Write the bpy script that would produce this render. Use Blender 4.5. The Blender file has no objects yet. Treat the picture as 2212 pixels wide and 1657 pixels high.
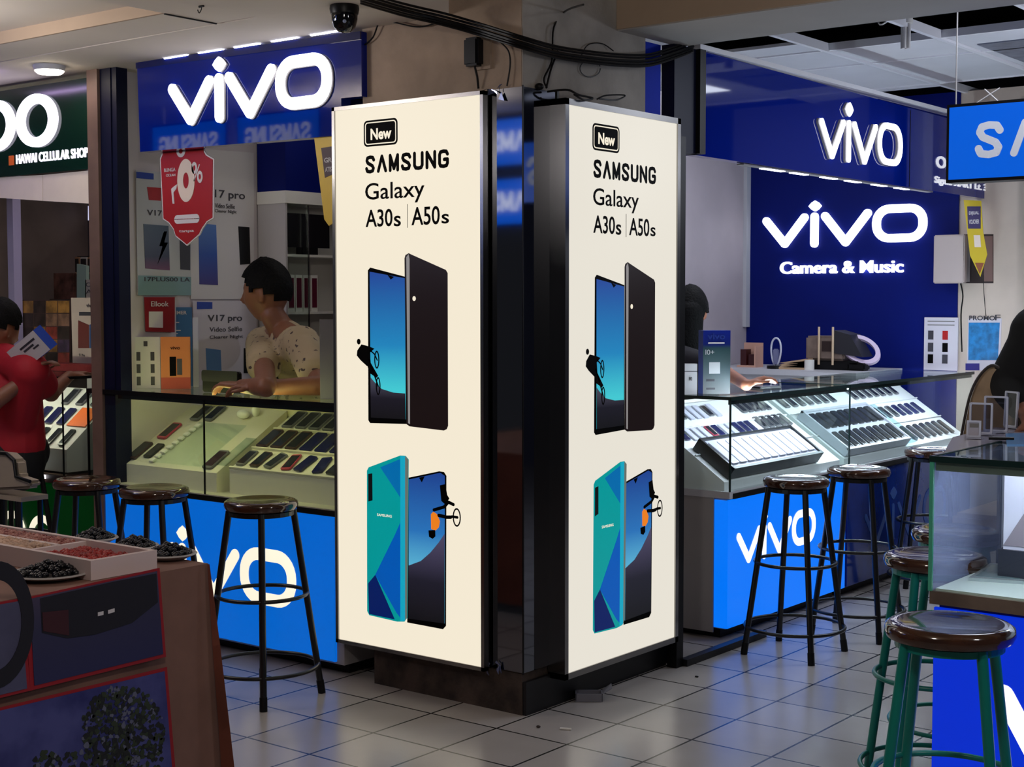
import bpy, bmesh, math, random
from mathutils import Vector, Matrix
random.seed(7)
scene = bpy.context.scene
col = scene.collection

# ------------------------------------------------------------------ camera
W, H, FPX = 2212.0, 1657.0, 3170.0
YAW, PITCH, ROLL = -0.6645, 0.0568, -0.001
CAM = Vector((3.1498, -4.0752, 1.476))
_f = Vector((math.cos(PITCH)*math.sin(YAW), math.cos(PITCH)*math.cos(YAW), -math.sin(PITCH)))
_r0 = Vector((math.cos(YAW), -math.sin(YAW), 0)); _u0 = _r0.cross(_f)
_r = _r0*math.cos(ROLL) + _u0*math.sin(ROLL); _u = _u0*math.cos(ROLL) - _r0*math.sin(ROLL)
cd = bpy.data.cameras.new('camera'); cam = bpy.data.objects.new('camera', cd); col.objects.link(cam)
cd.sensor_fit = 'HORIZONTAL'; cd.sensor_width = 36; cd.lens = 36*FPX/W; cd.clip_start = .05; cd.clip_end = 60
m = Matrix((_r, _u, -_f)).transposed().to_4x4(); m.translation = CAM; cam.matrix_world = m
scene.camera = cam

# ------------------------------------------------------------------ world, exposure, general lights
w = bpy.data.worlds.new('dim mall air'); scene.world = w; w.use_nodes = True
w.node_tree.nodes['Background'].inputs[0].default_value = (.55, .56, .62, 1)
w.node_tree.nodes['Background'].inputs[1].default_value = .06
scene.view_settings.view_transform = 'Standard'; scene.view_settings.look = 'None'
scene.view_settings.gamma = 1; scene.view_settings.use_curve_mapping = False
scene.view_settings.exposure = 0.0
def area(name, loc, sx, sy, power, color, direction=(0, 0, -1)):
    l = bpy.data.lights.new(name, 'AREA'); l.shape = 'RECTANGLE'; l.size = sx; l.size_y = sy; l.energy = power; l.color = color
    o = bpy.data.objects.new(name, l); col.objects.link(o); o.location = loc
    o.rotation_euler = Vector(direction).to_track_quat('-Z', 'Y').to_euler(); return o
def bulb(name, loc, power, color, r=.12):
    l = bpy.data.lights.new(name, 'POINT'); l.energy = power; l.color = color; l.shadow_soft_size = r
    o = bpy.data.objects.new(name, l); col.objects.link(o); o.location = loc; return o
bulb('added_corridor_bulb', (1.6, -2.7, 2.3), 36, (1, .92, .84)); bulb('added_corridor_bulb', (-2.3, -1.9, 2.28), 9, (1, .93, .86)); area('added_ceiling_uplight', (-2.12, -1.75, 2.25), .7, .5, 26, (1, .94, .88), (0, .45, 1)); bulb('added_corridor_bulb', (3.4, -1.2, 2.2), 24, (.95, .95, 1))  # unseen bulbs and an upward panel, added to brighten corridor and left ceiling
area('aisle_light', (1.3, 2.2, 2.66), .5, 2.2, 26, (.82, .88, 1)); bulb('added_aisle_bulb', (1.75, 2.7, 2.2), 34, (.82, .87, 1))  # the aisle bulb is unseen, added to brighten the ceiling panels
area('right_shop_light', (-.75, 2.9, 2.60), .9, 1.6, 14, (.86, .9, 1))
area('left_shop_light', (-1.5, .9, 2.45), .9, .7, 2.2, (1, .95, .92))
area('green_shop_light', (-3.2, .8, 2.40), .7, .7, 3, (1, .93, .9))

# ------------------------------------------------------------------ pixel of the photograph -> point on a plane of the place
def ray(px, py): return _r*((px-1106)/FPX) + _u*(-(py-828.5)/FPX) + _f
def _hit(px, py, k, v):
    d = ray(px, py); return CAM + d*((v-CAM[k])/d[k])
def XP(px, py, x): return _hit(px, py, 0, x)
def YP(px, py, y): return _hit(px, py, 1, y)
def ZP(px, py, z): return _hit(px, py, 2, z)
def DP(px, py, depth): return CAM + ray(px, py)*depth

# ------------------------------------------------------------------ mesh helpers
class Fr:                                   # a flat frame: a to the right, b up, c towards the viewer of that face
    def __init__(s, o, u, v):
        s.o = Vector(o); s.u = Vector(u).normalized(); s.v = Vector(v).normalized(); s.n = s.u.cross(s.v)
    def p(s, a, b, c=0): return s.o + s.u*a + s.v*b + s.n*c
    def ab(s, P): d = Vector(P)-s.o; return (d.dot(s.u), d.dot(s.v))
    def mat(s, a, b, c=0):
        m = Matrix((s.u, s.v, s.n)).transposed().to_4x4(); m.translation = s.p(a, b, c); return m
def FY(y): return Fr((0, y, 0), (1, 0, 0), (0, 0, 1))      # faces -Y
def FX(x): return Fr((x, 0, 0), (0, 1, 0), (0, 0, 1))      # faces +X
def B(): return bmesh.new()
def hexa(bm, P):
    v = [bm.verts.new(p) for p in P]
    for f in ((3,2,1,0), (4,5,6,7), (0,1,5,4), (1,2,6,5), (2,3,7,6), (3,0,4,7)): bm.faces.new([v[i] for i in f])
    return bm
def box(bm, x0, x1, y0, y1, z0, z1):
    return hexa(bm, [(x0,y0,z0), (x1,y0,z0), (x1,y1,z0), (x0,y1,z0), (x0,y0,z1), (x1,y0,z1), (x1,y1,z1), (x0,y1,z1)])
def fbox(bm, F, a0, a1, b0, b1, c0, c1):
    return hexa(bm, [F.p(a0,b0,c0), F.p(a1,b0,c0), F.p(a1,b1,c0), F.p(a0,b1,c0), F.p(a0,b0,c1), F.p(a1,b0,c1), F.p(a1,b1,c1), F.p(a0,b1,c1)])
def fpoly(bm, F, pts, c0, c1):
    n = len(pts); s = sum(pts[i][0]*pts[(i+1) % n][1]-pts[(i+1) % n][0]*pts[i][1] for i in range(n))
    if s < 0: pts = pts[::-1]
    lo = [bm.verts.new(F.p(a, b, c0)) for a, b in pts]; hi = [bm.verts.new(F.p(a, b, c1)) for a, b in pts]
    bm.faces.new(lo[::-1]); bm.faces.new(hi)
    for i in range(n): bm.faces.new((lo[i], lo[(i+1) % n], hi[(i+1) % n], hi[i]))
    return bm
def ell(a, b, ra, rb, n=24): return [(a+ra*math.cos(2*math.pi*i/n), b+rb*math.sin(2*math.pi*i/n)) for i in range(n)]
def rrect(a0, a1, b0, b1, r, n=5):
    out = []
    for (ca, cb, t) in ((a1-r, b1-r, 0), (a0+r, b1-r, 90), (a0+r, b0+r, 180), (a1-r, b0+r, 270)):
        for i in range(n+1):
            q = math.radians(t+90*i/n); out.append((ca+r*math.cos(q), cb+r*math.sin(q)))
    return out
def fstroke(bm, F, pts, w, c0, c1, closed=False, round_=True):
    n = len(pts); k = 0
    for i in range(n if closed else n-1):
        p = Vector(pts[i]); q = Vector(pts[(i+1) % n]); d = (q-p)
        if d.length < 1e-6: continue
        d.normalize(); e = Vector((-d.y, d.x))*w/2
        fpoly(bm, F, [tuple(p+e), tuple(p-e), tuple(q-e), tuple(q+e)], c0, c1+(c1-c0)*.03*i)
    if round_:
        for i, p in enumerate(pts): fpoly(bm, F, ell(p[0], p[1], w/2, w/2, 16), c0, c1-(c1-c0)*.02*(i+1))
    return bm
def ring(bm, F, outer, inner, c0, c1):
    n = len(outer); vs = [[bm.verts.new(F.p(a, b, c)) for a, b in P] for P, c in ((outer, c0), (outer, c1), (inner, c1), (inner, c0))]
    for i in range(n):
        j = (i+1) % n
        for k in range(4): bm.faces.new((vs[k][i], vs[k][j], vs[(k+1) % 4][j], vs[(k+1) % 4][i]))
    return bm
def tube(bm, pts, r, n=8, closed=False):
    pts = [Vector(p) for p in pts]; N = len(pts); rings = []
    rr = r if isinstance(r, (list, tuple)) else [r]*N
    up = None
    for i, p in enumerate(pts):
        if closed: d = pts[(i+1) % N]-pts[i-1]
        else: d = pts[min(i+1, N-1)]-pts[max(i-1, 0)]
        d.normalize()
        if up is None: up = Vector((0, 0, 1)) if abs(d.z) < .9 else Vector((1, 0, 0))
        a = d.cross(up).normalized(); b = a.cross(d).normalized(); up = b
        rings.append([bm.verts.new(p+(a*math.cos(2*math.pi*k/n)+b*math.sin(2*math.pi*k/n))*rr[i]) for k in range(n)])
    for i in range(N if closed else N-1):
        A, C = rings[i], rings[(i+1) % N]
        for k in range(n): bm.faces.new((A[k], A[(k+1) % n], C[(k+1) % n], C[k]))
    if not closed: bm.faces.new(rings[0][::-1]); bm.faces.new(rings[-1])
    return bm
def smoothpts(P, k=6):
    P = [Vector(p) for p in P]; out = []
    for i in range(len(P)-1):
        p0 = P[max(i-1, 0)]; p1 = P[i]; p2 = P[i+1]; p3 = P[min(i+2, len(P)-1)]
        for j in range(k):
            t = j/k
            out.append(.5*((2*p1)+(p2-p0)*t+(2*p0-5*p1+4*p2-p3)*t*t+(3*p1-p0-3*p2+p3)*t**3))
    return out+[P[-1]]
def lathe(bm, prof, c, n=32):
    c = Vector(c); rings = []
    for r, z in prof:
        if r < 1e-5: rings.append([bm.verts.new(c+Vector((0, 0, z)))])
        else: rings.append([bm.verts.new(c+Vector((r*math.cos(2*math.pi*k/n), r*math.sin(2*math.pi*k/n), z))) for k in range(n)])
    for A, C in zip(rings, rings[1:]):
        for k in range(n):
            f = [A[k % len(A)], A[(k+1) % len(A)], C[(k+1) % len(C)], C[k % len(C)]]
            f = list(dict.fromkeys(f))
            if len(f) > 2: bm.faces.new(f)
    for R in (rings[0], rings[-1]):
        if len(R) > 2: bm.faces.new(R)
    return bm
def ball(bm, c, r, sx=1, sy=1, sz=1, u=12, v=8):
    mt = Matrix.Translation(Vector(c)) @ Matrix.Diagonal((sx*r, sy*r, sz*r, 1))
    bmesh.ops.create_uvsphere(bm, u_segments=u, v_segments=v, radius=1, matrix=mt); return bm

# ------------------------------------------------------------------ objects
def wloc(o):
    v = Vector((0, 0, 0))
    while o: v += o.location; o = o.parent
    return v
def tag(o, label=None, cat=None, group=None, kind=None):
    if label: o['label'] = label
    if cat: o['category'] = cat
    if group: o['group'] = group
    if kind: o['kind'] = kind
    return o
def thing(name, label, cat, loc=(0, 0, 0), group=None):
    o = bpy.data.objects.new(name, None); col.objects.link(o); o.location = loc; o.empty_display_size = .1
    return tag(o, label, cat, group)
def obj(name, bm, mat, parent=None, label=None, cat=None, group=None, kind=None, smooth=False, bevel=0):
    bm.normal_update(); bmesh.ops.recalc_face_normals(bm, faces=bm.faces[:])
    if bevel:
        es = [e for e in bm.edges if len(e.link_faces) == 2 and e.calc_face_angle(0) > .5]
        bmesh.ops.bevel(bm, geom=es, offset=bevel, segments=2, affect='EDGES', clamp_overlap=True)
    if parent: off = wloc(parent)
    else:
        xs = [v.co.x for v in bm.verts]; ys = [v.co.y for v in bm.verts]; zs = [v.co.z for v in bm.verts]
        off = Vector(((min(xs)+max(xs))/2, (min(ys)+max(ys))/2, min(zs)))
    for v in bm.verts: v.co -= off
    me = bpy.data.meshes.new(name); bm.to_mesh(me); bm.free()
    for mm in (mat if isinstance(mat, (list, tuple)) else [mat]): me.materials.append(mm)
    if smooth:
        for p in me.polygons: p.use_smooth = True
        try: me.set_sharp_from_angle(angle=math.radians(50))
        except Exception: pass
    o = bpy.data.objects.new(name, me); col.objects.link(o)
    if parent: o.parent = parent
    else: o.location = off
    return tag(o, label, cat, group, kind)
def struct(name, bm, mat, parent=None, **k): return obj(name, bm, mat, parent, kind='structure', **k)
def dup(root, loc, rotz=0, label=None, group=None):
    r = root.copy(); col.objects.link(r); r.location = loc; r.rotation_euler = (0, 0, rotz)
    tag(r, label, None, group)
    for ch in list(root.children):
        c = ch.copy(); col.objects.link(c); c.parent = r
        for g in list(ch.children):
            d = g.copy(); col.objects.link(d); d.parent = c
    return r
def text_bm(F, s, a0, a1, b0, b1, c0, c1, bold=0.0, bm=None):
    cu = bpy.data.curves.new('t', 'FONT'); cu.body = s; cu.size = 1; cu.extrude = .01; cu.offset = bold; cu.resolution_u = 4
    o = bpy.data.objects.new('t', cu); col.objects.link(o)
    dg = bpy.context.evaluated_depsgraph_get(); me = bpy.data.meshes.new_from_object(o.evaluated_get(dg))
    bpy.data.objects.remove(o); bpy.data.curves.remove(cu)
    xs = [v.co.x for v in me.vertices]; ys = [v.co.y for v in me.vertices]
    x0, x1, y0, y1 = min(xs), max(xs), min(ys), max(ys)
    for v in me.vertices:
        v.co = F.p(a0+(v.co.x-x0)/(x1-x0)*(a1-a0), b0+(v.co.y-y0)/(y1-y0)*(b1-b0), c0 if v.co.z < 0 else c1)
    bm = bm or B(); bm.from_mesh(me); bpy.data.meshes.remove(me); return bm

# ------------------------------------------------------------------ materials (all procedural)
def lin(c): return tuple(((x/255)/12.92 if x/255 <= .04045 else ((x/255+.055)/1.055)**2.4) for x in c)
MATS = {}
def mat(name, c, rough=.5, metal=0, emit=0, ec=None, noise=0, nscale=8, c2=None, bump=0, bscale=60, spec=.5, coat=0):
    if name in MATS: return MATS[name]
    mt = bpy.data.materials.new(name); mt.use_nodes = True; nt = mt.node_tree; p = nt.nodes['Principled BSDF']; L = nt.links
    rgb = lin(c); p.inputs['Base Color'].default_value = (*rgb, 1); p.inputs['Roughness'].default_value = rough
    p.inputs['Metallic'].default_value = metal; p.inputs['Specular IOR Level'].default_value = spec
    if coat: p.inputs['Coat Weight'].default_value = coat; p.inputs['Coat Roughness'].default_value = .04
    if emit:
        p.inputs['Emission Color'].default_value = (*lin(ec or c), 1); p.inputs['Emission Strength'].default_value = emit
    if noise or bump:
        tc = nt.nodes.new('ShaderNodeTexCoord')
    if noise:
        nz = nt.nodes.new('ShaderNodeTexNoise'); nz.inputs['Scale'].default_value = nscale; nz.inputs['Detail'].default_value = 6; L.new(tc.outputs['Object'], nz.inputs['Vector'])
        cr = nt.nodes.new('ShaderNodeValToRGB'); cr.color_ramp.elements[0].position = .38; cr.color_ramp.elements[1].position = .62
        cr.color_ramp.elements[0].color = (*(lin(c2) if c2 else tuple(x*(1-noise) for x in rgb)), 1); cr.color_ramp.elements[1].color = (*rgb, 1)
        L.new(nz.outputs['Fac'], cr.inputs['Fac']); L.new(cr.outputs['Color'], p.inputs['Base Color'])
    if bump:
        n2 = nt.nodes.new('ShaderNodeTexNoise'); n2.inputs['Scale'].default_value = bscale; L.new(tc.outputs['Object'], n2.inputs['Vector'])
        bp = nt.nodes.new('ShaderNodeBump'); bp.inputs['Strength'].default_value = bump; bp.inputs['Distance'].default_value = .01
        L.new(n2.outputs['Fac'], bp.inputs['Height']); L.new(bp.outputs['Normal'], p.inputs['Normal'])
    MATS[name] = mt; return mt
def glass(name, tint=(.94, .98, .96), base=.025):
    if name in MATS: return MATS[name]
    mt = bpy.data.materials.new(name); mt.use_nodes = True; nt = mt.node_tree; nt.nodes.clear(); L = nt.links
    out = nt.nodes.new('ShaderNodeOutputMaterial'); mx = nt.nodes.new('ShaderNodeMixShader'); t = nt.nodes.new('ShaderNodeBsdfTransparent')
    g = nt.nodes.new('ShaderNodeBsdfGlossy'); lw = nt.nodes.new('ShaderNodeLayerWeight'); lw.inputs['Blend'].default_value = .5
    pw = nt.nodes.new('ShaderNodeMath'); pw.operation = 'POWER'; pw.inputs[1].default_value = 5; L.new(lw.outputs['Facing'], pw.inputs[0])
    ma = nt.nodes.new('ShaderNodeMath'); ma.operation = 'MULTIPLY_ADD'; ma.inputs[1].default_value = .8; ma.inputs[2].default_value = base; L.new(pw.outputs[0], ma.inputs[0])
    t.inputs[0].default_value = (*tint, 1); g.inputs['Roughness'].default_value = .01; g.inputs[0].default_value = (.9, .95, .95, 1)
    L.new(ma.outputs[0], mx.inputs[0]); L.new(t.outputs[0], mx.inputs[1]); L.new(g.outputs[0], mx.inputs[2]); L.new(mx.outputs[0], out.inputs[0])
    MATS[name] = mt; return mt
def lit_gradient(name, stops, strength, axis='Z', emission=True, rough=.3):    # a printed picture whose colours change along one axis
    if name in MATS: return MATS[name]
    mt = bpy.data.materials.new(name); mt.use_nodes = True; nt = mt.node_tree; p = nt.nodes['Principled BSDF']; L = nt.links
    tc = nt.nodes.new('ShaderNodeTexCoord'); sp = nt.nodes.new('ShaderNodeSeparateXYZ'); cr = nt.nodes.new('ShaderNodeValToRGB')
    L.new(tc.outputs['Generated'], sp.inputs[0]); L.new(sp.outputs[axis], cr.inputs['Fac'])
    e = cr.color_ramp.elements
    while len(e) < len(stops): e.new(.5)
    for q, (pos, c) in zip(e, stops): q.position = pos; q.color = (*lin(c), 1)
    p.inputs['Roughness'].default_value = rough
    if emission:
        p.inputs['Base Color'].default_value = (.02, .02, .02, 1); L.new(cr.outputs['Color'], p.inputs['Emission Color']); p.inputs['Emission Strength'].default_value = strength
    else: L.new(cr.outputs['Color'], p.inputs['Base Color'])
    MATS[name] = mt; return mt
def floor_mat():
    mt = bpy.data.materials.new('square ceramic tiles'); mt.use_nodes = True; nt = mt.node_tree; p = nt.nodes['Principled BSDF']; L = nt.links
    geo = nt.nodes.new('ShaderNodeNewGeometry'); sp = nt.nodes.new('ShaderNodeSeparateXYZ'); L.new(geo.outputs['Position'], sp.inputs[0])
    def mth(op, a, b=None):
        n = nt.nodes.new('ShaderNodeMath'); n.operation = op
        for i, x in enumerate((a, b)):
            if x is None: continue
            if isinstance(x, (int, float)): n.inputs[i].default_value = x
            else: L.new(x, n.inputs[i])
        return n.outputs[0]
    T = .3; cells = []; ds = []
    for k, o in (('X', .3298), ('Y', -.1812)):
        q = mth('DIVIDE', mth('SUBTRACT', sp.outputs[k], o-30*T), T); cells.append(mth('FLOOR', q)); fr = mth('FRACT', q)
        ds.append(mth('MINIMUM', fr, mth('SUBTRACT', 1.0, fr)))
    d = mth('MINIMUM', ds[0], ds[1]); line = mth('LESS_THAN', d, .014)
    cb = nt.nodes.new('ShaderNodeCombineXYZ'); L.new(cells[0], cb.inputs[0]); L.new(cells[1], cb.inputs[1])
    wn = nt.nodes.new('ShaderNodeTexWhiteNoise'); wn.noise_dimensions = '3D'; L.new(cb.outputs[0], wn.inputs['Vector'])
    nz = nt.nodes.new('ShaderNodeTexNoise'); nz.inputs['Scale'].default_value = 5; nz.inputs['Detail'].default_value = 8; L.new(geo.outputs['Position'], nz.inputs['Vector'])
    v = mth('ADD', .80, mth('ADD', mth('MULTIPLY', wn.outputs['Value'], .14), mth('MULTIPLY', mth('SUBTRACT', nz.outputs['Fac'], .5), .16)))
    c = nt.nodes.new('ShaderNodeMix'); c.data_type = 'RGBA'; c.blend_type = 'MULTIPLY'; c.inputs[0].default_value = 1
    c.inputs[6].default_value = (*lin((176, 170, 166)), 1); L.new(v, c.inputs[7])
    g = nt.nodes.new('ShaderNodeMix'); g.data_type = 'RGBA'; L.new(line, g.inputs[0]); L.new(c.outputs[2], g.inputs[6]); g.inputs[7].default_value = (*lin((30, 28, 28)), 1)
    L.new(g.outputs[2], p.inputs['Base Color'])
    L.new(mth('ADD', .21, mth('MULTIPLY', nz.outputs['Fac'], .06)), p.inputs['Roughness'])
    bp = nt.nodes.new('ShaderNodeBump'); bp.inputs['Strength'].default_value = .4; bp.inputs['Distance'].default_value = .002
    L.new(mth('SUBTRACT', 1.0, line), bp.inputs['Height']); L.new(bp.outputs['Normal'], p.inputs['Normal'])
    return mt

FLOOR = floor_mat()
PLASTER = mat('stained beige plaster', (176, 154, 134), .8, noise=.22, nscale=5, bump=.2)
PLASTERG = mat('stained grey plaster', (158, 152, 144), .8, noise=.25, nscale=6, bump=.2)
DIRTY = mat('dirty dark skirting', (74, 60, 52), .75, noise=.75, nscale=9, bump=.3)
BLACKB = mat('black painted skirting', (16, 16, 20), .45)
CEIL = mat('cream ceiling paint', (206, 196, 186), .8, noise=.06, nscale=2)
CEILB = mat('tan ceiling paint', (168, 146, 124), .8, noise=.1, nscale=3)
CEILW = mat('white ceiling board', (206, 206, 212), .7, noise=.06, nscale=3)
PLENUM = mat('dark void', (14, 14, 17), .9)
TBAR = mat('white steel', (225, 225, 230), .35)
CHROME = mat('brushed steel trim', (150, 148, 146), .22, 1)
MIRROR = mat('polished dark steel sheet', (120, 122, 130), .05, 1, bump=.03, bscale=2.6)
FASCIA = mat('glossy blue acrylic', (0, 26, 126), .045, coat=.2, spec=.4)
BLUEW = mat('deep blue wall board', (0, 18, 104), .55, noise=.1, nscale=3, spec=.15)
GREENA = mat('glossy dark green acrylic', (6, 40, 32), .12, coat=.4)
LIT = mat('lit white acrylic', (255, 255, 255), .3, emit=2.6, ec=(246, 246, 255))
LITV = mat('lit violet white acrylic', (255, 255, 255), .3, emit=2.2, ec=(240, 232, 255))
CREAM = mat('lit cream poster', (30, 30, 28), .35, emit=.93, ec=(252, 241, 218), spec=.08)
CREAMR = mat('lit pale poster', (30, 30, 28), .35, emit=.84, ec=(250, 244, 230), spec=.08)
BLUEL = mat('lit sky blue panel', (5, 40, 110), .25, emit=.95, ec=(0, 98, 200))
BLUER = mat('lit azure panel', (5, 40, 110), .25, emit=1.0, ec=(0, 116, 246))
BLUED = mat('lit royal blue panel', (3, 14, 90), .25, emit=.85, ec=(2, 48, 214))
CREAML = mat('lit cream lettering', (200, 200, 190), .3, emit=.95, ec=(255, 246, 220))
GREENL = mat('green counter panel', (2, 66, 22), .3, emit=.12, ec=(0, 90, 30))
INK = mat('black print', (8, 7, 7), .6, spec=.06)
INKG = mat('grey print', (120, 116, 112), .4)
BLACK = mat('black plastic', (11, 11, 13), .4, spec=.25)
NAVY = mat('navy painted steel', (10, 14, 40), .45, spec=.2)
WOODS = mat('varnished brown wood', (66, 38, 24), .12, noise=.45, nscale=14, coat=.7)
LEGB = mat('black steel tube', (15, 15, 18), .32)
LEGT = mat('teal steel tube', (8, 128, 116), .35)
GLASS = glass('clear glass')
GLASSG = mat('green glass edge', (70, 150, 125), .15, emit=.05, ec=(90, 200, 160))
WHITE = mat('white board', (226, 224, 218), .5)
WHITEP = mat('white paper', (214, 210, 212), .6)
GREYB = mat('grey laminate', (158, 154, 154), .5)
GREYL = mat('light grey laminate', (190, 190, 196), .45)
RED = mat('red print', (172, 24, 26), .45)
ORANGE = mat('orange card', (236, 110, 40), .5)
YELLOW = mat('yellow print', (228, 190, 22), .45)
BLUEP = mat('blue print', (20, 60, 160), .45)
SKY = mat('light blue print', (60, 150, 200), .45)
SKIN = mat('brown skin', (134, 86, 62), .5, noise=.08, nscale=20)
SKIND = mat('lips and brow', (70, 40, 32), .5)
HAIR = mat('black hair', (9, 8, 8), .7, noise=.5, nscale=60, bump=.5, bscale=90, spec=.15)
# ================================================================== the setting
struct('floor', box(B(), -7, 5, -5.2, 7, -.05, 0), FLOOR)
# pillar between the two shops
pil = struct('pillar', box(B(), -.76, 0, 0, .78, .14, 2.95), PLASTER)
pil['label'] = 'stained plaster pillar between the two shops'
struct('pillar_base', box(B(), -.715, .004, -.004, .79, 0, .15), DIRTY, pil)
struct('pillar_base_cover', box(B(), .005, .02, .0, .93, 0, .12), BLACKB, pil)
struct('pillar_face', box(B(), .0, .006, .002, .78, 2.0, 2.95), PLASTERG, pil)
bm = B()
box(bm, -.140, .016, -.012, -.002, .155, 2.215)
struct('mirror_panel', bm, MIRROR, pil)
bm = B(); box(bm, .007, .0162, -.0118, .19, .155, 2.215)
struct('mirror_panel', bm, MIRROR, pil)
bm = B(); box(bm, -.143, -.139, -.014, -.002, .15, 2.22); box(bm, .007, .021, .182, .192, .15, 2.22); box(bm, .0125, .0172, -.0128, -.008, .15, 2.22)
struct('panel_trim', bm, BLACK, pil)
# ceiling over the corridor on the side of the green shop
bm = B()
box(bm, -7, -.33, -.405, 1.6, 2.50, 2.56); struct('ceiling', bm, CEIL)
bm = B(); box(bm, -7, -1.10, -.655, -.42, 2.50, 2.56); box(bm, -1.10, -.33, -1.1, -.42, 2.50, 2.56)
box(bm, -.9, -.33, -.42, -.405, 2.50, 2.56)
struct('ceiling', bm, CEIL)
struct('ceiling', box(B(), -7, -1.10, -5.2, -.655, 2.548, 2.6), CEIL)
struct('ceiling', box(B(), -1.10, -.33, -5.2, -1.1, 2.50, 2.6), CEIL)
struct('ceiling', box(B(), -7, -.33, -.43, -.39, 2.54, 2.6), PLENUM)
struct('trim_1', box(B(), -7, -1.10, -.668, -.655, 2.50, 2.56), CEILB)
struct('trim_2', box(B(), -1.105, -1.098, -.66, -.42, 2.496, 2.5), PLENUM)
struct('ceiling', box(B(), -.33, 5, -5.2, .585, 3.0, 3.05), CEILB)
# beam from the pillar over the aisle
bm = B(); box(bm, .007, 5, .585, 1.03, 2.49, 3.0); struct('beam', bm, mat('grey beam paint', (166, 160, 154), .8, noise=.08, nscale=2))
struct('beam_face', box(B(), .007, 5, .578, .585, 2.495, 3.0), CEILB)
# open grid ceiling over the right aisle
struct('ceiling', box(B(), -1.6, 5, 1.03, 7, 3.3, 3.35), PLENUM)
struct('wall_plenum', box(B(), -1.7, -1.6, 1.03, 6.2, 2.5, 3.35), PLENUM)
cz = 2.70
for (x0, x1, y0, y1) in ((-.66, -.13, 2.63, 4.15), (-.11, .44, 2.62, 3.10), (-.11, .44, 3.12, 4.0), (.46, 1.0, 2.62, 4.0), (-.66, -.13, 2.38, 2.60), (.46, 1.0, 4.02, 4.6),
                         (-1.58, -.70, 2.62, 5.4), (-1.58, -.70, 1.2, 2.3), (1.02, 1.6, 2.62, 4.0), (-.4, 1.6, 4.9, 6.0)):
    struct('ceiling', box(B(), x0, x1, y0, y1, cz, cz+.015), CEILW)
for x in (-.68, -.12, .45, 1.01):
    struct('ceiling_rail', box(B(), x-.012, x+.012, 1.04, 6, cz-.012, cz+.03), TBAR)
for y in (2.61, 3.11, 4.01):
    struct('ceiling_rail', box(B(), -1.5, 2.4, y-.01, y+.01, cz-.006, cz+.03), TBAR)
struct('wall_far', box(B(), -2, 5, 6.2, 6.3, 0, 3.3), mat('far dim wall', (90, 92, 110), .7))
# right shop walls
struct('wall_back', box(B(), -1.56, -.148, 4.42, 4.5, 0, 2.7), BLUEW)
bk = struct('wall_back', box(B(), -.148, .50, 4.432, 4.52, 0, 2.7), mat('cream wall', (206, 190, 176), .7, noise=.1, nscale=4))
struct('wall_side', box(B(), -1.66, -1.56, 1.1, 4.42, 0, 2.7), mat('lilac grey wall', (176, 166, 172), .6, noise=.08, nscale=4))
p = YP(1590, 700, 4.41)
struct('trim_3', box(B(), -1.565, -1.535, 4.37, 4.42, 1.3, 2.5), GREYL)
struct('trim_4', box(B(), .28, .44, 4.34, 4.44, 0, 2.62), mat('white column', (196, 194, 204), .5))
struct('trim_5', box(B(), .46, .62, 4.2, 4.40, 0, 2.7), BLACK)
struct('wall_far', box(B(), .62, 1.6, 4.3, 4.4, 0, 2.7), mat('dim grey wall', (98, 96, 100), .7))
# posts between pillar and right shop
struct('trim_6', box(B(), -.02, .0, .79, .90, 1.95, 2.48), mat('bright blue strip', (4, 40, 170), .6, spec=.1))
struct('trim_7', box(box(B(), -.03, .03, .955, 1.045, 0, 2.07), -.03, .03, .955, 1.16, 2.07, 2.49), NAVY)
struct('trim_8', box(B(), .04, .085, .905, .955, 0, 2.12), BLACK)
struct('trim_9', box(B(), .0, .05, 1.12, 1.165, 2.07, 2.49), BLACK)
struct('trim_10', box(B(), .07, .105, .955, 1.62, 0, .028), BLACKB)
# left shop walls and posts
struct('wall_left', box(B(), -2.42, -2.30, .06, 2.1, 0, 2.5), mat('white shop wall', (204, 196, 200), .6, noise=.06, nscale=3))
struct('wall_rear', box(B(), -2.42, -.76, 2.1, 2.2, 0, 2.5), mat('white shop wall', (204, 196, 200), .6))
struct('trim_11', box(B(), -2.345, -2.27, -.025, .06, 0, 2.5), NAVY)
struct('trim_12', box(B(), -2.27, -2.235, -.02, .04, 1.06, 2.5), NAVY)
struct('trim_13', box(B(), -2.42, -2.345, -.04, .06, 0, 2.5), mat('brown door edge', (120, 96, 84), .4, noise=.3, nscale=5))
# green shop room
struct('wall_left', box(B(), -4.3, -4.2, .15, 3, 0, 2.5), mat('brown shop wall', (96, 80, 76), .7, noise=.3, nscale=4))
struct('wall_rear', box(B(), -4.3, -2.42, 1.5, 1.6, 0, 2.5), mat('brown shop wall', (96, 80, 76), .7))
struct('wall_far', box(B(), -7, -4.3, 1.5, 1.6, 0, 2.6), mat('brown shop wall', (96, 80, 76), .7))

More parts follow.
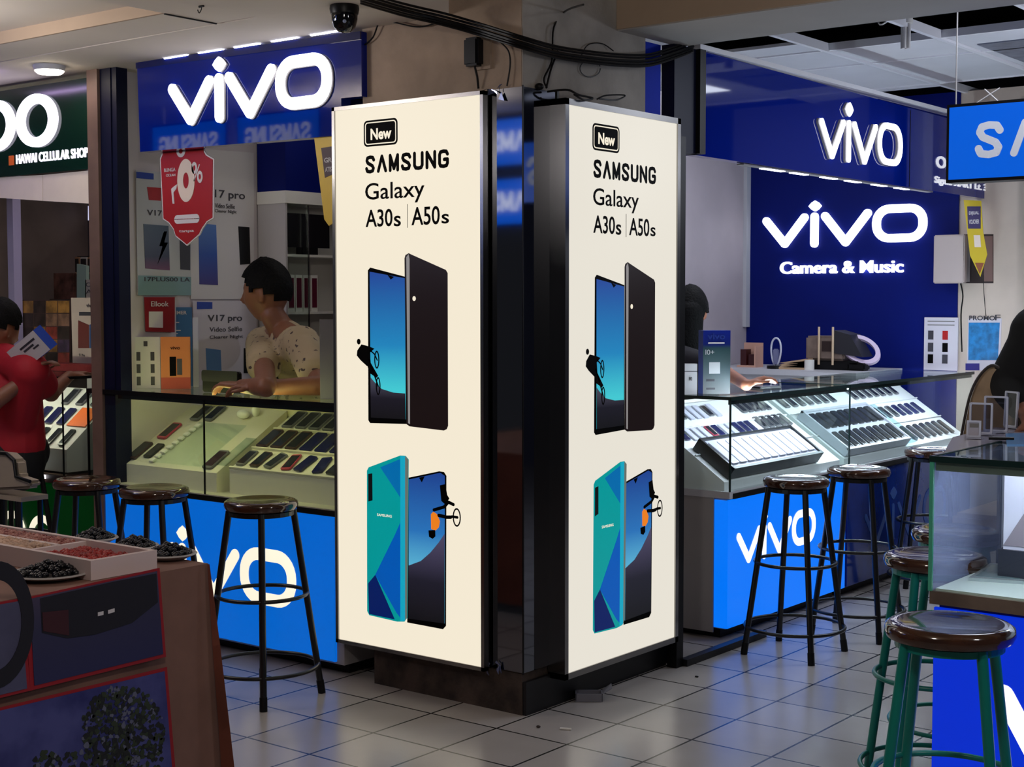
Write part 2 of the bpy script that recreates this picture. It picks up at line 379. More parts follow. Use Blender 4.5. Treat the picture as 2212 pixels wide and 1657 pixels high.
# ================================================================== the two lit advertising boxes on the pillar
src = FY(-.045)
def puv(px, py):
    a, b = src.ab(YP(px, py, -.045)); return ((a+.862)/.717, (b-.160)/2.036)
def lightbox(label, F, a0, a1, b0, b1, depth, poster_mat, back):
    wd, ht = a1-a0, b1-b0
    t = thing('advertising_lightbox', label, 'lightbox', F.p((a0+a1)/2, b0-.02, -depth/2), 'lit advertising boxes')
    def q(px, py): u, v = puv(px, py); return (a0+u*wd, b0+v*ht)
    def qs(P): return [q(*p) for p in P]
    fr = B(); e = .014 if depth < .05 else .022
    for (x0, x1, y0, y1) in ((a0-e, a0, b0-e, b1+e), (a1, a1+e, b0-e, b1+e), (a0-e, a1+e, b1, b1+e), (a0-e, a1+e, b0-e, b0)):
        fbox(fr, F, x0, x1, y0, y1, -depth, .006)
    obj('frame', fr, CHROME, t)
    obj('back_panel', fbox(B(), F, a0, a1, b0, b1, -depth, -depth+.01), BLACK, t)
    obj('poster', fbox(B(), F, a0, a1, b0, b1, -.012, 0), poster_mat, t)
    L = 0.0008
    def pr(name, P, mt, k=1, bm=None): return fpoly(bm or B(), F, qs(P), 0, L*k)
    # writing
    def tx(s, x0, x1, y0, y1, bold=.0, c=L): 
        A = q(x0, (y0+y1)/2); Bq = q(x1, (y0+y1)/2); lo = q((x0+x1)/2, y1)[1]; hi = q((x0+x1)/2, y0)[1]
        return text_bm(F, s, A[0], Bq[0], lo, hi, 0, c, bold)
    A = q(786, 286); Bq = q(859, 286); hh = q(820, 258)[1]; ll = q(820, 315)[1]
    bm = fpoly(B(), F, rrect(A[0], Bq[0], ll, hh, .018), 0, L); bd = obj('badge', bm, INK, t)
    bm = ring(B(), F, rrect(A[0]+.007, Bq[0]-.007, ll+.007, hh-.007, .013), rrect(A[0]+.011, Bq[0]-.011, ll+.011, hh-.011, .010), L, L*1.6); obj('badge_outline', bm, CREAM, bd)
    obj('badge_lettering', tx('New', 801, 846, 276, 301, .03, L*1.8), CREAM, bd)
    # wide lettering with a barless A
    x0, x1 = q(787, 350)[0], q(972, 350)[0]; lo = q(880, 369)[1]; hi = q(880, 329)[1]; h = hi-lo; n = 7; cw = (x1-x0)/n; lw = .0135; bm = B()
    def st(i, P, closed=False): fstroke(bm, F, [(x0+(i+.19+.62*a)*cw, lo+lw/2+b*(h-lw)) for a, b in P], lw, 0, L, closed)
    S = [(1, .80), (.85, .97), (.5, 1), (.15, .95), (.05, .77), (.2, .60), (.8, .40), (.95, .23), (.85, .05), (.5, 0), (.12, .04), (0, .22)]
    st(0, S); st(1, [(0, 0), (.5, 1), (1, 0)]); st(2, [(0, 0), (0, 1), (.5, .1), (1, 1), (1, 0)]); st(3, S)
    st(4, [(0, 1), (0, .2), (.15, .03), (.5, 0), (.85, .03), (1, .2), (1, 1)]); st(5, [(0, 0), (0, 1), (1, 0), (1, 1)])
    st(6, [(1, .8), (.85, .97), (.5, 1), (.12, .95), (0, .78), (0, .2), (.12, .04), (.5, 0), (.88, .04), (1, .2), (1, .45), (.6, .45)])
    _join(bm, tx('Galaxy', 789, 917, 392, 440, .006))
    _join(bm, tx('A30', 790, 848, 452, 490, .012)); _join(bm, tx('s', 851, 866, 466, 489, .012)); _join(bm, tx('A50', 889, 950, 446, 486, .012)); _join(bm, tx('s', 954, 970, 462, 483, .012))
    c = q(880, 441); d = q(880, 492); fbox(bm, F, c[0]-.001, c[0]+.001, d[1], c[1], 0, L)
    obj('lettering', bm, INK, t)
    # upper picture: a dark phone from behind and a blue screen
    g = obj('screen_phone_picture', fpoly(B(), F, qs([(795, 584), (800, 578), (876, 598), (880, 916), (800, 914), (796, 908)]), 0, L), INK, t)
    obj('screen_picture', fpoly(B(), F, qs([(799, 587), (875, 601), (877, 906), (802, 902)]), L, L*2),
        lit_gradient('printed sky', [(0, (40, 190, 215)), (.2, (70, 215, 225)), (.5, (30, 140, 200)), (1, (26, 70, 160))], .85), g)
    obj('hill_picture', fpoly(B(), F, qs([(802, 902), (801, 815), (812, 828), (825, 840), (850, 848), (876, 850), (877, 906)]), L*2, L*3),
        lit_gradient('printed dark hill', [(0, (8, 8, 14)), (.5, (22, 20, 34)), (1, (80, 78, 96))], .8), g)
    bm = B(); fpoly(bm, F, qs([(838, 594), (852, 598), (845, 604)]), L*2, L*3); obj('notch', bm, INK, g)
    bm = B(); Lb = L*3; Lc = L*4
    P0 = q(776, 738); fpoly(bm, F, ell(*P0, .0095, .011, 14), Lb, Lc)
    fpoly(bm, F, qs([(773, 757), (782, 744), (797, 748), (810, 753), (800, 762), (802, 785), (794, 791), (780, 778), (772, 768)]), Lb, Lc)
    fpoly(bm, F, qs([(794, 788), (802, 784), (818, 812), (814, 816), (800, 806)]), Lb, Lc)
    for cc, ra, rb in ((q(815, 777), .013, .034), (q(818, 834), .012, .034)):
        ring(bm, F, ell(*cc, ra, rb, 24), ell(*cc, ra-.005, rb-.006, 24), Lb, Lc)
    fstroke(bm, F, qs([(797, 775), (808, 805), (818, 834)]), .006, Lb, Lc); fstroke(bm, F, qs([(800, 756), (810, 765), (816, 778)]), .005, Lb, Lc)
    obj('cyclist_picture', bm, INK, g)
    g = obj('dark_phone_picture', fpoly(B(), F, qs([(875, 558), (877, 551), (884, 547), (890, 550), (964, 583), (968, 590), (969, 920), (966, 927), (960, 930), (886, 921), (879, 916)]), L*3, L*4),
            mat('printed black phone', (10, 8, 8), .3, emit=.5, ec=(34, 22, 22)), t)
    obj('silver_edge_picture', fpoly(B(), F, qs([(879, 556), (884, 549), (886, 560), (887, 916), (883, 914)]), L*4, L*5), mat('printed silver', (60, 60, 60), .3, emit=.6, ec=(170, 165, 165)), g)
    c = q(896, 645); obj('camera_picture', fpoly(B(), F, ell(*c, .008, .009, 14), L*4, L*5), CREAM, g)
    # lower picture: a faceted teal phone and an upright screen
    def z(P): return qs([(770+x/3.853, 960+y/3.853) for x, y in P])
    g = obj('upright_phone_picture', fpoly(B(), F, z([(430, 278), (690, 224), (730, 230), (750, 262), (747, 1510), (722, 1538), (425, 1482)]), L, L*2), INK, t)
    obj('screen_picture', fpoly(B(), F, z([(438, 292), (700, 236), (738, 262), (736, 1490), (438, 1450)]), L*2, L*3),
        lit_gradient('printed deep sky', [(0, (90, 190, 225)), (.35, (95, 190, 225)), (.6, (40, 120, 195)), (1, (26, 66, 150))], .85), g)
    obj('hill_picture', fpoly(B(), F, z([(438, 1450), (438, 1008), (540, 970), (620, 900), (690, 815), (737, 745), (736, 1490)]), L*3, L*4),
        lit_gradient('printed violet hill', [(0, (8, 9, 16)), (.45, (26, 26, 42)), (1, (84, 78, 110))], .8), g)
    obj('notch', fpoly(B(), F, z([(525, 276), (572, 266), (548, 315)]), L*3, L*4), INK, g)
    bm = fpoly(B(), F, z([(625, 580), (645, 560), (675, 580), (700, 640), (690, 690), (665, 715), (628, 705)]), L*4, L*5)
    obj('orange_jersey_picture', bm, mat('printed orange', (120, 50, 8), .4, emit=.9, ec=(240, 130, 30)), g)
    bm = fpoly(B(), F, z([(605, 715), (660, 712), (662, 765), (640, 785), (610, 768)]), L*4, L*5)
    fpoly(bm, F, z([(700, 340), (745, 330), (760, 420), (778, 450), (745, 500), (712, 470)]), L*4, L*5)
    fstroke(bm, F, z([(650, 545), (735, 520), (770, 480), (812, 500)]), .012, L*4, L*5); fstroke(bm, F, z([(690, 590), (755, 605), (790, 605)]), .013, L*4, L*5)
    cc = z([(840, 607)])[0]; ring(bm, F, ell(*cc, .019, .034, 24), ell(*cc, .014, .028, 24), L*4, L*5); fstroke(bm, F, z([(800, 600), (845, 607)]), .01, L*4, L*5)
    obj('rider_picture', bm, INK, g)
    g = obj('teal_phone_picture', fpoly(B(), F, z([(93, 218), (108, 190), (370, 92), (415, 95), (440, 125), (430, 1440), (405, 1474), (345, 1474), (112, 1420), (95, 1385)]), L*4, L*5),
            mat('printed teal', (0, 80, 80), .3, emit=.8, ec=(0, 160, 160)), t)
    def face(name, P, mname, c): obj(name, fpoly(B(), F, z(P), L*5, L*6), mat(mname, tuple(x*.5 for x in c), .3, emit=.8, ec=c), g)
    face('edge_picture', [(372, 96), (412, 100), (412, 1466), (372, 1470)], 'printed cyan', (20, 175, 205))
    face('rim_picture', [(412, 98), (438, 126), (428, 1436), (412, 1464)], 'printed grey rim', (110, 118, 110))
    face('facet_picture', [(205, 190), (370, 122), (371, 440)], 'printed sea blue', (0, 112, 180))
    face('facet_picture', [(330, 745), (371, 650), (371, 1440), (340, 1400), (163, 1085)], 'printed blue facet', (0, 92, 190))
    face('facet_picture', [(105, 1155), (163, 1085), (325, 1455), (112, 1410)], 'printed navy facet', (4, 30, 100))
    face('camera_picture', [(105, 245), (138, 240), (140, 465), (106, 475)], 'printed lens', (8, 14, 16))
    obj('mark_picture', text_bm(F, 'SAMSUNG', z([(178, 600)])[0][0], z([(300, 585)])[0][0], z([(240, 602)])[0][1], z([(240, 580)])[0][1], L*5, L*6), CREAM, g)
    return t
def _join(bm, other):
    me = bpy.data.meshes.new('tmp'); other.to_mesh(me); other.free(); bm.from_mesh(me); bpy.data.meshes.remove(me); return bm
lightbox('tall cream lit phone advertisement on the pillar beside the yellow-lit showcase', FY(-.045), -.862, -.145, .160, 2.196, .020, CREAM, 0)
lightbox('tall pale lit phone advertisement on the pillar face by the aisle', FX(.08), .165, .893, .130, 2.165, .07, CREAMR, 0)

# ================================================================== shop signs
def logo(bm, F, a0, a1, b0, b1, w, c0, c1, part='all'):
    def q(P): return [(a0+x*(a1-a0), b0+y*(b1-b0)) for x, y in P]
    fstroke(bm, F, q([(.026, .60), (.145, .09), (.268, .65)]), w, c0, c1)
    fstroke(bm, F, q([(.331, .66), (.331, .08)]), w, c0, c1)
    cx, cy = q([(.334, .885)])[0]; hw, hh = .038*(a1-a0), .115*(b1-b0)
    fpoly(bm, F, [(cx-hw, cy), (cx-hw*.55, cy+hh*.6), (cx, cy+hh), (cx+hw*.55, cy+hh*.6), (cx+hw, cy), (cx+hw*.55, cy-hh*.6), (cx, cy-hh), (cx-hw*.55, cy-hh*.6)], c0, c1)
    fstroke(bm, F, q([(.396, .66), (.522, .09), (.652, .69)]), w, c0, c1)
    P = q([(.705, .15), (.972, .76)]); r = min(.105*(a1-a0), .28*(b1-b0)); h = w/2
    ring(bm, F, rrect(P[0][0]-h, P[1][0]+h, P[0][1]-h, P[1][1]+h, r+h, 7), rrect(P[0][0]+h, P[1][0]-h, P[0][1]+h, P[1][1]-h, max(r-h, .01), 7), c0, c1)
    return bm
def ABY(F, y, P): return [F.ab(YP(px, py, y)) for px, py in P]
# fascia over the yellow-lit showcase
F = FY(-.03)
t = thing('shop_fascia_sign', 'blue fascia with large white lit letters above the yellow-lit showcase', 'shop sign', (-1.45, -.02, 2.1))
obj('panel', fpoly(B(), F, [(-2.075, 2.503), (-.737, 2.485), (-.737, 2.243), (-.845, 2.245), (-.845, 2.105), (-2.062, 2.118)], -.05, 0), FASCIA, t)
obj('top_strip', fpoly(B(), F, [(-2.075, 2.503), (-.737, 2.485), (-.737, 2.455), (-2.075, 2.475)], 0, .006), mat('navy acrylic', (4, 18, 84), .15, coat=.4), t)
G = FY(-.046)
pa = G.ab(YP(363, 280, -.046)); pb = G.ab(YP(714, 125, -.046))
obj('lettering', logo(B(), G, pa[0], pb[0], 2.205, 2.470, .046, -.016, 0), LIT, t)
obj('letter_backing', logo(B(), G, pa[0]+.006, pb[0]+.006, 2.202, 2.467, .048, -.016, -.010), GREYB, t)
bm = B()
for x in (-1.88, -1.66, -1.44, -1.22, -1.0): box(bm, x, x+.15, -.040, -.031, 2.496, 2.4995)
tag(obj('led_strip', bm, mat('lit edge strip', (255, 255, 255), .3, emit=22, ec=(226, 232, 255))), 'white lit strip along the top edge of the blue fascia under the ceiling', 'light')
# green fascia
t = thing('shop_fascia_sign', 'dark green fascia with round white lit letters beside the navy post', 'shop sign', (-3.2, -.02, 2.06))
obj('panel', fbox(B(), F, -4.4, -2.425, 2.065, 2.47, -.05, 0), GREENA, t)
pc = G.ab(YP(76, 260, -.046)); bm = B()
for k in range(4):
    cx = pc[0]-k*.335
    ring(bm, G, ell(cx, pc[1], .158, .122, 36), ell(cx, pc[1], .098, .078, 36), -.016, 0)
    if k in (1, 2): fbox(bm, G, cx-.155, cx-.10, pc[1]-.24, pc[1], -.016, -.001)
obj('lettering', bm, LITV, t)
a = F.ab(YP(36, 353, -.03)); b = F.ab(YP(212, 325, -.03))
obj('shop_name', text_bm(F, 'HAWAI CELLULAR SHOP', a[0], -2.43, 2.118, 2.162, 0, .004, .012), LITV, t)
a = F.ab(YP(21, 358, -.03)); obj('shop_emblem', fbox(B(), F, a[0], a[0]+.035, 2.115, 2.16, 0, .005), mat('orange emblem', (200, 90, 40), .4, emit=.3), t)
# cream boards under the green fascia
for i, (P, lab) in enumerate((([(-20, 384), (92, 378), (92, 434), (-20, 426)], 'cream board under the green fascia next to the shop edge of the frame, with a brown stain'),
                              ([(93, 378), (216, 366), (216, 441), (93, 434)], 'cream board under the green fascia touching the brown door edge'))):
    bm = fpoly(B(), FY(-.02), ABY(FY(-.02), -.02, P), -.02, 0)
    o = obj('fascia_board', bm, mat('cream board', (236, 224, 208), .6, noise=.08, nscale=5)); tag(o, ('cream stained board under the green fascia, away from the door edge', 'cream board under the green fascia, touching the brown door edge')[i], 'board', 'boards under the green fascia')
# right fascia, facing the aisle
F = FX(0)
t = thing('shop_fascia_sign', 'long blue fascia facing the aisle above the white-lit showcases', 'shop sign', (-.02, 2.9, 2.07))
obj('panel', fpoly(B(), F, [(1.17, 2.07), (4.62, 2.066), (4.62, 2.36), (3.84, 2.477), (1.17, 2.5)], -.05, 0), FASCIA, t)
obj('top_rail', fbox(B(), F, 1.17, 4.5, 2.5, 2.52, -.04, .02), TBAR, t)
obj('panel_seam', fbox(B(), F, 3.34, 3.346, 2.07, 2.47, 0, .002), BLACK, t)
G = FX(.02)
pa = G.ab(XP(1771, 360, .02)); pb = G.ab(XP(1953, 250, .02))
obj('lettering', logo(B(), G, pa[0], pb[0], 2.132, 2.43, .031, -.008, 0), LIT, t)
obj('letter_backing', logo(B(), G, pa[0]-.012, pb[0]-.012, 2.132, 2.43, .032, -.02, -.009), GREYB, t)
a = F.ab(XP(2021, 368, 0)); b = F.ab(XP(2062, 346, 0)); bm = text_bm(F, 'OM', a[0], b[0], 2.195, 2.262, 0, .006, .03)
a = F.ab(XP(2018, 395, 0)); b = F.ab(XP(2130, 405, 0)); _join(bm, text_bm(F, 'Sigma MART Lt. 3', a[0], b[0], 2.10, 2.15, 0, .006, .02)); obj('shop_name', bm, mat('white lettering', (230, 230, 235), .4, emit=.5), t)
# light strip under the aisle fascia
t = thing('led_strip', 'dashed white lit strip under the long blue fascia', 'light', (-.03, 2.6, 2.04))
for k in range(6):
    y = 1.80+k*.29+random.uniform(-.02, .02)
    obj('lamp', box(B(), -.045, -.02, y, y+.15+.05*(k == 0), 2.058, 2.066), mat('lit strip', (255, 255, 255), .3, emit=5, ec=(230, 236, 255)), t)
obj('rail', box(B(), -.05, -.015, 1.6, 3.7, 2.062, 2.068), GREYB, t)
# lit letters on the blue back wall
F = FY(4.40)
t = thing('lit_wall_lettering', 'large white lit letters with a slogan on the deep blue back wall', 'sign', (-.85, 4.41, 1.75))
pa = F.ab(YP(1645, 537, 4.4)); pb = F.ab(YP(2004, 422, 4.4))
obj('lettering', logo(B(), F, pa[0], pb[0], pa[1], pb[1]-.0, .05, -.02, 0), LIT, t)
a = F.ab(YP(1684, 592, 4.4)); b = F.ab(YP(1950, 556, 4.4))
obj('slogan', text_bm(F, 'Camera & Music', a[0], b[0], a[1], a[1]+.078, -.02, 0, .014), LIT, t)
# hanging sign over the counter in front
F = FY(1.5); t = thing('hanging_lightbox_sign', 'blue hanging lightbox sign with grey capitals over the near glass counter', 'shop sign', (1.5, 1.54, 1.94))
obj('case', fbox(B(), F, .93, 2.13, 1.93, 2.232, -.10, -.005), BLACK, t)
obj('panel', fbox(B(), F, .942, 2.118, 1.942, 2.22, -.005, 0), mat('lit bright blue', (5, 40, 110), .25, emit=.9, ec=(0, 92, 214)), t)
bm = B(); lw = .028; cw = .105; lo, hi = 2.030, 2.142
for i, P in enumerate((S_ := [(1, .80), (.85, .97), (.5, 1), (.15, .95), (.05, .77), (.2, .60), (.8, .40), (.95, .23), (.85, .05), (.5, 0), (.12, .04), (0, .22)], [(0, 0), (.5, 1), (1, 0)], [(0, 0), (0, 1), (.5, .1), (1, 1), (1, 0)], S_,
                       [(0, 1), (0, .2), (.15, .03), (.5, 0), (.85, .03), (1, .2), (1, 1)], [(0, 0), (0, 1), (1, 0), (1, 1)], [(1, .8), (.85, .97), (.5, 1), (.12, .95), (0, .78), (0, .2), (.12, .04), (.5, 0), (.88, .04), (1, .2), (1, .45), (.6, .45)])):
    fstroke(bm, F, [(1.06+i*(cw+.032)+a*cw*.78, lo+b*(hi-lo)) for a, b in P], lw, 0, .004)
obj('lettering', bm, mat('grey white lettering', (190, 192, 200), .4, emit=.45, ec=(190, 196, 214)), t)
obj('rear_panel', fbox(B(), FY(1.605), .942, 2.118, 1.942, 2.22, -.008, 0), mat('lit bright blue', (5, 40, 110), .25), t)
for x in (.952, 2.05): obj('hanger', tube(B(), [(x, 1.54, 2.23), (x, 1.54, 2.72)], .003), GREYB, t)
obj('brace', tube(tube(B(), [(1.03, 1.54, 2.232), (1.11, 1.58, 2.29)], .003), [(1.12, 1.54, 2.232), (1.05, 1.58, 2.29)], .003), GREYB, t)

# more hanging signs of the corridor, seen in the polished panels and the glossy fascia
STR = [S_, [(0, 0), (.5, 1), (1, 0)], [(0, 0), (0, 1), (.5, .1), (1, 1), (1, 0)], S_, [(0, 1), (0, .2), (.15, .03), (.5, 0), (.85, .03), (1, .2), (1, 1)], [(0, 0), (0, 1), (1, 0), (1, 1)], [(1, .8), (.85, .97), (.5, 1), (.12, .95), (0, .78), (0, .2), (.12, .04), (.5, 0), (.88, .04), (1, .2), (1, .45), (.6, .45)]]
def corridor_sign(F, a0, b0, wd, ht, label):
    t = thing('hanging_lightbox_sign', label, 'shop sign', F.p(a0+wd/2, b0, -.04), 'blue hanging signs of the corridor')
    obj('case', fbox(B(), F, a0, a0+wd, b0, b0+ht, -.08, -.004), BLACK, t); obj('panel', fbox(B(), F, a0+.012, a0+wd-.012, b0+.012, b0+ht-.012, -.004, 0), mat('lit corridor blue', (5, 40, 110), .25, emit=2.4, ec=(0, 92, 214)), t)
    bm = B(); cw = wd*.78/7
    for i, P in enumerate(STR): fstroke(bm, F, [(a0+wd*.12+i*cw+a*cw*.72, b0+ht*.34+b*ht*.34) for a, b in P], ht*.075, 0, .003)
    obj('lettering', bm, mat('lit corridor lettering', (190, 192, 200), .4, emit=2.6, ec=(200, 206, 224)), t)
    for q in (.1, .9): obj('hanger', tube(B(), [F.p(a0+wd*q, b0+ht, -.04), F.p(a0+wd*q, 2.545, -.04)], .005), TBAR, t)
corridor_sign(Fr((0, -1.2, 0), (-1, 0, 0), (0, 0, 1)), 2.15, 2.20, .62, .24, 'blue hanging sign mirrored in the low edge of the blue fascia, towards the advertisement')
corridor_sign(Fr((0, -1.2, 0), (-1, 0, 0), (0, 0, 1)), 2.85, 2.20, .62, .24, 'blue hanging sign mirrored in the low edge of the blue fascia, towards the navy post')
corridor_sign(Fr((0, -2.6, 0), (-1, 0, 0), (0, 0, 1)), 1.75, 2.24, .9, .28, 'blue hanging sign mirrored high in the polished pillar panels')
corridor_sign(Fr((0, -2.6, 0), (-1, 0, 0), (0, 0, 1)), 1.75, 1.90, .9, .28, 'blue hanging sign mirrored lower in the polished pillar panels')
# ================================================================== glass showcases
def pane(name, bm, par): return obj(name, bm, GLASS, par)
def tubelamp(par, bm, m): return obj('light_tube', bm, m, par)
TUBEW = mat('lit cool tube', (255, 255, 255), .3, emit=150, ec=(226, 238, 255))
TUBEY = mat('lit yellowish tube', (255, 255, 255), .3, emit=26, ec=(238, 238, 150))
# --- yellow-lit showcase under the blue fascia
t = thing('glass_showcase', 'yellow-lit glass showcase on a bright blue base beside the pillar advertisement', 'showcase', (-1.6, .2, 0))
obj('base', box(B(), -2.40, -.86, -.02, .46, .05, .63), GREYB, t)
obj('kick_board', box(B(), -2.36, -.9, .05, .42, 0, .05), BLACK, t)
bp = obj('lit_panel', box(B(), -2.385, -.90, -.032, -.02, .06, .632), BLUEL, t)
F = FY(-.0325); pa = F.ab(YP(286, 1300, -.0325)); pb = F.ab(YP(640, 1130, -.0325))
lo = F.ab(YP(580, 1308, -.0325))[1]; hi = F.ab(YP(400, 1136, -.0325))[1]
obj('lettering', logo(B(), F, pa[0], pb[0], lo-.02, hi, .052, 0, .002), CREAML, bp)
obj('deck', box(B(), -2.44, -.86, -.03, .46, .632, .66), mat('cream deck', (190, 186, 172), .5), t)
obj('front_rail', box(B(), -2.44, -.86, -.036, -.026, .634, .656), BLACK, t)
for (x0, x1) in ((-2.455, -1.667), (-1.661, -.865)): pane('front_glass', box(B(), x0, x1, -.032, -.027, .66, 1.066), t)
pane('side_glass', box(B(), -2.46, -2.455, -.03, .45, .66, 1.066), t)
pane('top_glass', box(B(), -2.46, -.865, -.032, .45, 1.068, 1.076), t)
bm = B(); box(bm, -2.465, -.86, -.038, -.030, 1.058, 1.078); box(bm, -2.465, -2.457, -.036, -.028, .65, 1.06); box(bm, -1.6665, -1.6615, -.034, -.027, .66, 1.06); box(bm, -2.465, -2.455, -.03, .455, 1.062, 1.078)
obj('glass_edging', bm, BLACK, t)
obj('rear_panel', box(B(), -2.25, -.86, .45, .46, .66, 1.06), mat('cream rear board', (214, 208, 176), .5), t)
tubelamp(t, tube(B(), [(-2.2, -.006, 1.052), (-.9, -.006, 1.052)], .006), TUBEY)
obj('lamp_shade', box(B(), -2.25, -.88, -.026, -.018, 1.040, 1.066), BLACK, t)
YCASE = t
# --- showcase under the green fascia
t = thing('glass_showcase', 'glass showcase on a green base under the green fascia', 'showcase', (-3.3, .3, 0))
obj('base', box(B(), -4.1, -2.86, .08, .5, .04, .59), GREENL, t)
Fg = FY(.078); c1 = Fg.ab(YP(92, 1150, .078)); bm = B()
for k in range(3): ring(bm, Fg, ell(c1[0]-.25*k, c1[1]-.03, .115, .115, 30), ell(c1[0]-.25*k, c1[1]-.03, .078, .080, 30), 0, .003)
for k in (1,): fbox(bm, Fg, c1[0]-.25*k-.112, c1[0]-.25*k-.074, c1[1]-.19, c1[1]-.03, 0, .0028)
obj('lettering', bm, CREAML, t)
obj('deck', box(B(), -4.1, -2.84, .08, .5, .60, .64), mat('dark wood deck', (70, 46, 36), .4), t)
obj('edge_light', box(B(), -3.22, -2.96, .066, .08, .618, .636), LIT, t)
for (x0, x1) in ((-4.1, -2.845),): pane('front_glass', box(B(), x0, x1, .098, .103, .64, 1.10), t)
pane('side_glass', box(B(), -2.845, -2.84, .1, .5, .64, 1.10), t)
pane('top_glass', box(B(), -4.1, -2.84, .098, .5, 1.102, 1.11), t)
bm = B(); box(bm, -4.1, -2.835, .092, .1, 1.098, 1.114); box(bm, -2.842, -2.836, .094, .1, .64, 1.1); box(bm, -2.842, -2.836, .1, .5, 1.1, 1.113)
obj('glass_edging', bm, BLACK, t)
obj('lamp_shade', box(B(), -4.0, -2.86, .106, .112, 1.07, 1.10), BLACK, t)
tubelamp(t, tube(B(), [(-3.9, .13, 1.085), (-2.9, .13, 1.085)], .007), mat('lit warm tube', (255, 255, 255), .3, emit=40, ec=(255, 250, 226)))
bm = B(); F = FX(-2.86)
fpoly(bm, F, [(.13, .65), (.45, .65), (.45, 1.03), (.13, .76)], -1.2, 0)
g = thing('sloped_display_stand', 'white stepped display stand inside the green-based showcase', 'display stand', (-3.4, .3, .64))
obj('body', bm, WHITE, g)
# --- white-lit showcases along the aisle
def rcase(y0, y1, label, lit, near):
    t = thing('glass_showcase', label, 'showcase', (-.2, (y0+y1)/2, 0), 'white-lit showcases along the aisle')
    obj('base', box(B(), -.5, .0, y0, y1, .05, .62), GREYB, t)
    obj('kick_board', box(B(), -.45, -.05, y0+.04, y1-.02, 0, .05), BLACK, t)
    if near: obj('side_panel', box(B(), -.5, -.06, y0-.006, y0, .03, .62), GREYB, t)
    bp = obj('lit_panel', box(B(), -.055 if near else 0, .012, y0-.008 if near else y0, y1-.01, .055, .612), lit, t)
    obj('deck', box(B(), -.5, .02, y0-.01, y1, .62, .65), GREYL, t)
    obj('front_rail', box(B(), .012, .026, y0+.02, y1, .618, .642), BLACK, t)
    pane('front_glass', box(B(), .012, .018, y0, y1-.004, .65, 1.048), t)
    pane('end_glass', box(B(), -.5, .012, y0-.004, y0, .65, 1.048), t)
    pane('top_glass', box(B(), -.5, .02, y0-.004, y1, 1.05, 1.058), t)
    bm = B(); box(bm, .016, .024, y0-.008, y1, 1.044, 1.060); box(bm, .014, .021, y0-.007, y0, .65, 1.05); box(bm, -.5, .02, y0-.010, y0-.003, 1.046, 1.060)
    obj('glass_edging', bm, mat('dark green glass edge', (20, 44, 42), .2), t)
    obj('rear_panel', box(B(), -.51, -.5, y0, y1, .65, 1.0), WHITE, t)
    tubelamp(t, tube(B(), [(-.012, y0+.04, 1.036), (-.012, y1-.04, 1.036)], .005), TUBEW)
    obj('lamp_shade', box(B(), .002, .009, y0+.005, y1-.005, 1.026, 1.047), mat('dark green glass edge', (20, 44, 42), .2), t)
    return t, bp
r1, bp = rcase(1.445, 2.605, 'white-lit glass showcase on a lit azure base, nearest the pillar', BLUER, True)
F = FX(.0125); pa = F.ab(XP(1590, 1240, .0125)); pb = F.ab(XP(1762, 1140, .0125))
obj('lettering', logo(B(), F, pa[0], pb[0], .315, .53, .036, 0, .002), mat('lit white print', (200, 200, 200), .3, emit=1.1, ec=(255, 255, 255)), bp)
r2, bp = rcase(2.62, 4.26, 'white-lit glass showcase on an unlit blue base, farther along the aisle', mat('unlit blue panel', (8, 44, 130), .12, noise=.25, nscale=6, coat=.3), False)
pa = F.ab((.0125, 2.75, .3)); obj('lettering', logo(B(), F, 2.80, 3.9, .20, .50, .03, 0, .002), mat('dull blue print', (34, 76, 150), .3), bp)

# --- near counter at the right edge
NX, NY = 1.633, -.331
def film(name, tint, cover):  # diffuse tint mixed over transparency, for a reflection painted into the pane
    mt = bpy.data.materials.new(name); mt.use_nodes = True; nt = mt.node_tree; nt.nodes.clear()
    o = nt.nodes.new('ShaderNodeOutputMaterial'); mx = nt.nodes.new('ShaderNodeMixShader'); a = nt.nodes.new('ShaderNodeBsdfTransparent'); b = nt.nodes.new('ShaderNodeBsdfDiffuse')
    b.inputs[0].default_value = (*lin(tint), 1); mx.inputs[0].default_value = cover
    nt.links.new(a.outputs[0], mx.inputs[1]); nt.links.new(b.outputs[0], mx.inputs[2]); nt.links.new(mx.outputs[0], o.inputs[0]); return mt
PANE_REFLECTION = film('glass with painted lilac reflection', (150, 158, 196), .45)  # greyish lilac reflection of the side pane, painted as its colour
t = thing('glass_showcase', 'nearest glass showcase on a royal blue base behind the teal-legged stools', 'showcase', (2.3, -.1, 0))
obj('base', box(B(), NX+.02, NX+1.5, NY+.02, NY+.51, .04, .66), mat('royal blue side', (8, 20, 90), .3), t)
bp = obj('lit_panel', box(B(), NX+.01, NX+1.5, NY+.008, NY+.02, .05, .655), BLUED, t)
F = FY(NY+.0075); bm = B()
a = F.ab(YP(2150, 1500, NY)); b = F.ab(YP(2212, 1610, NY)); fstroke(bm, F, [(a[0]+.02, a[1]), (a[0]+.145, a[1]-.21), (a[0]+.28, a[1]+.02)], .055, 0, .002); fstroke(bm, F, [(a[0]+.34, a[1]), (a[0]+.34, a[1]-.2)], .055, 0, .002)
obj('lettering', bm, mat('lit white print', (200, 200, 200), .3), bp)
obj('deck', box(B(), NX, NX+1.5, NY, NY+.52, .665, .70), mat('worn wood deck', (120, 104, 92), .4, noise=.4, nscale=8), t)
obj('deck_liner', box(B(), NX+.012, NX+1.49, NY+.012, NY+.51, .70, .706), mat('pale liner', (214, 226, 220), .4), t)
pane('front_glass', box(B(), NX+.004, NX+1.5, NY+.001, NY+.006, .70, 1.05), t)
obj('side_glass', box(B(), NX, NX+.006, NY, NY+.52, .70, 1.05), PANE_REFLECTION, t)
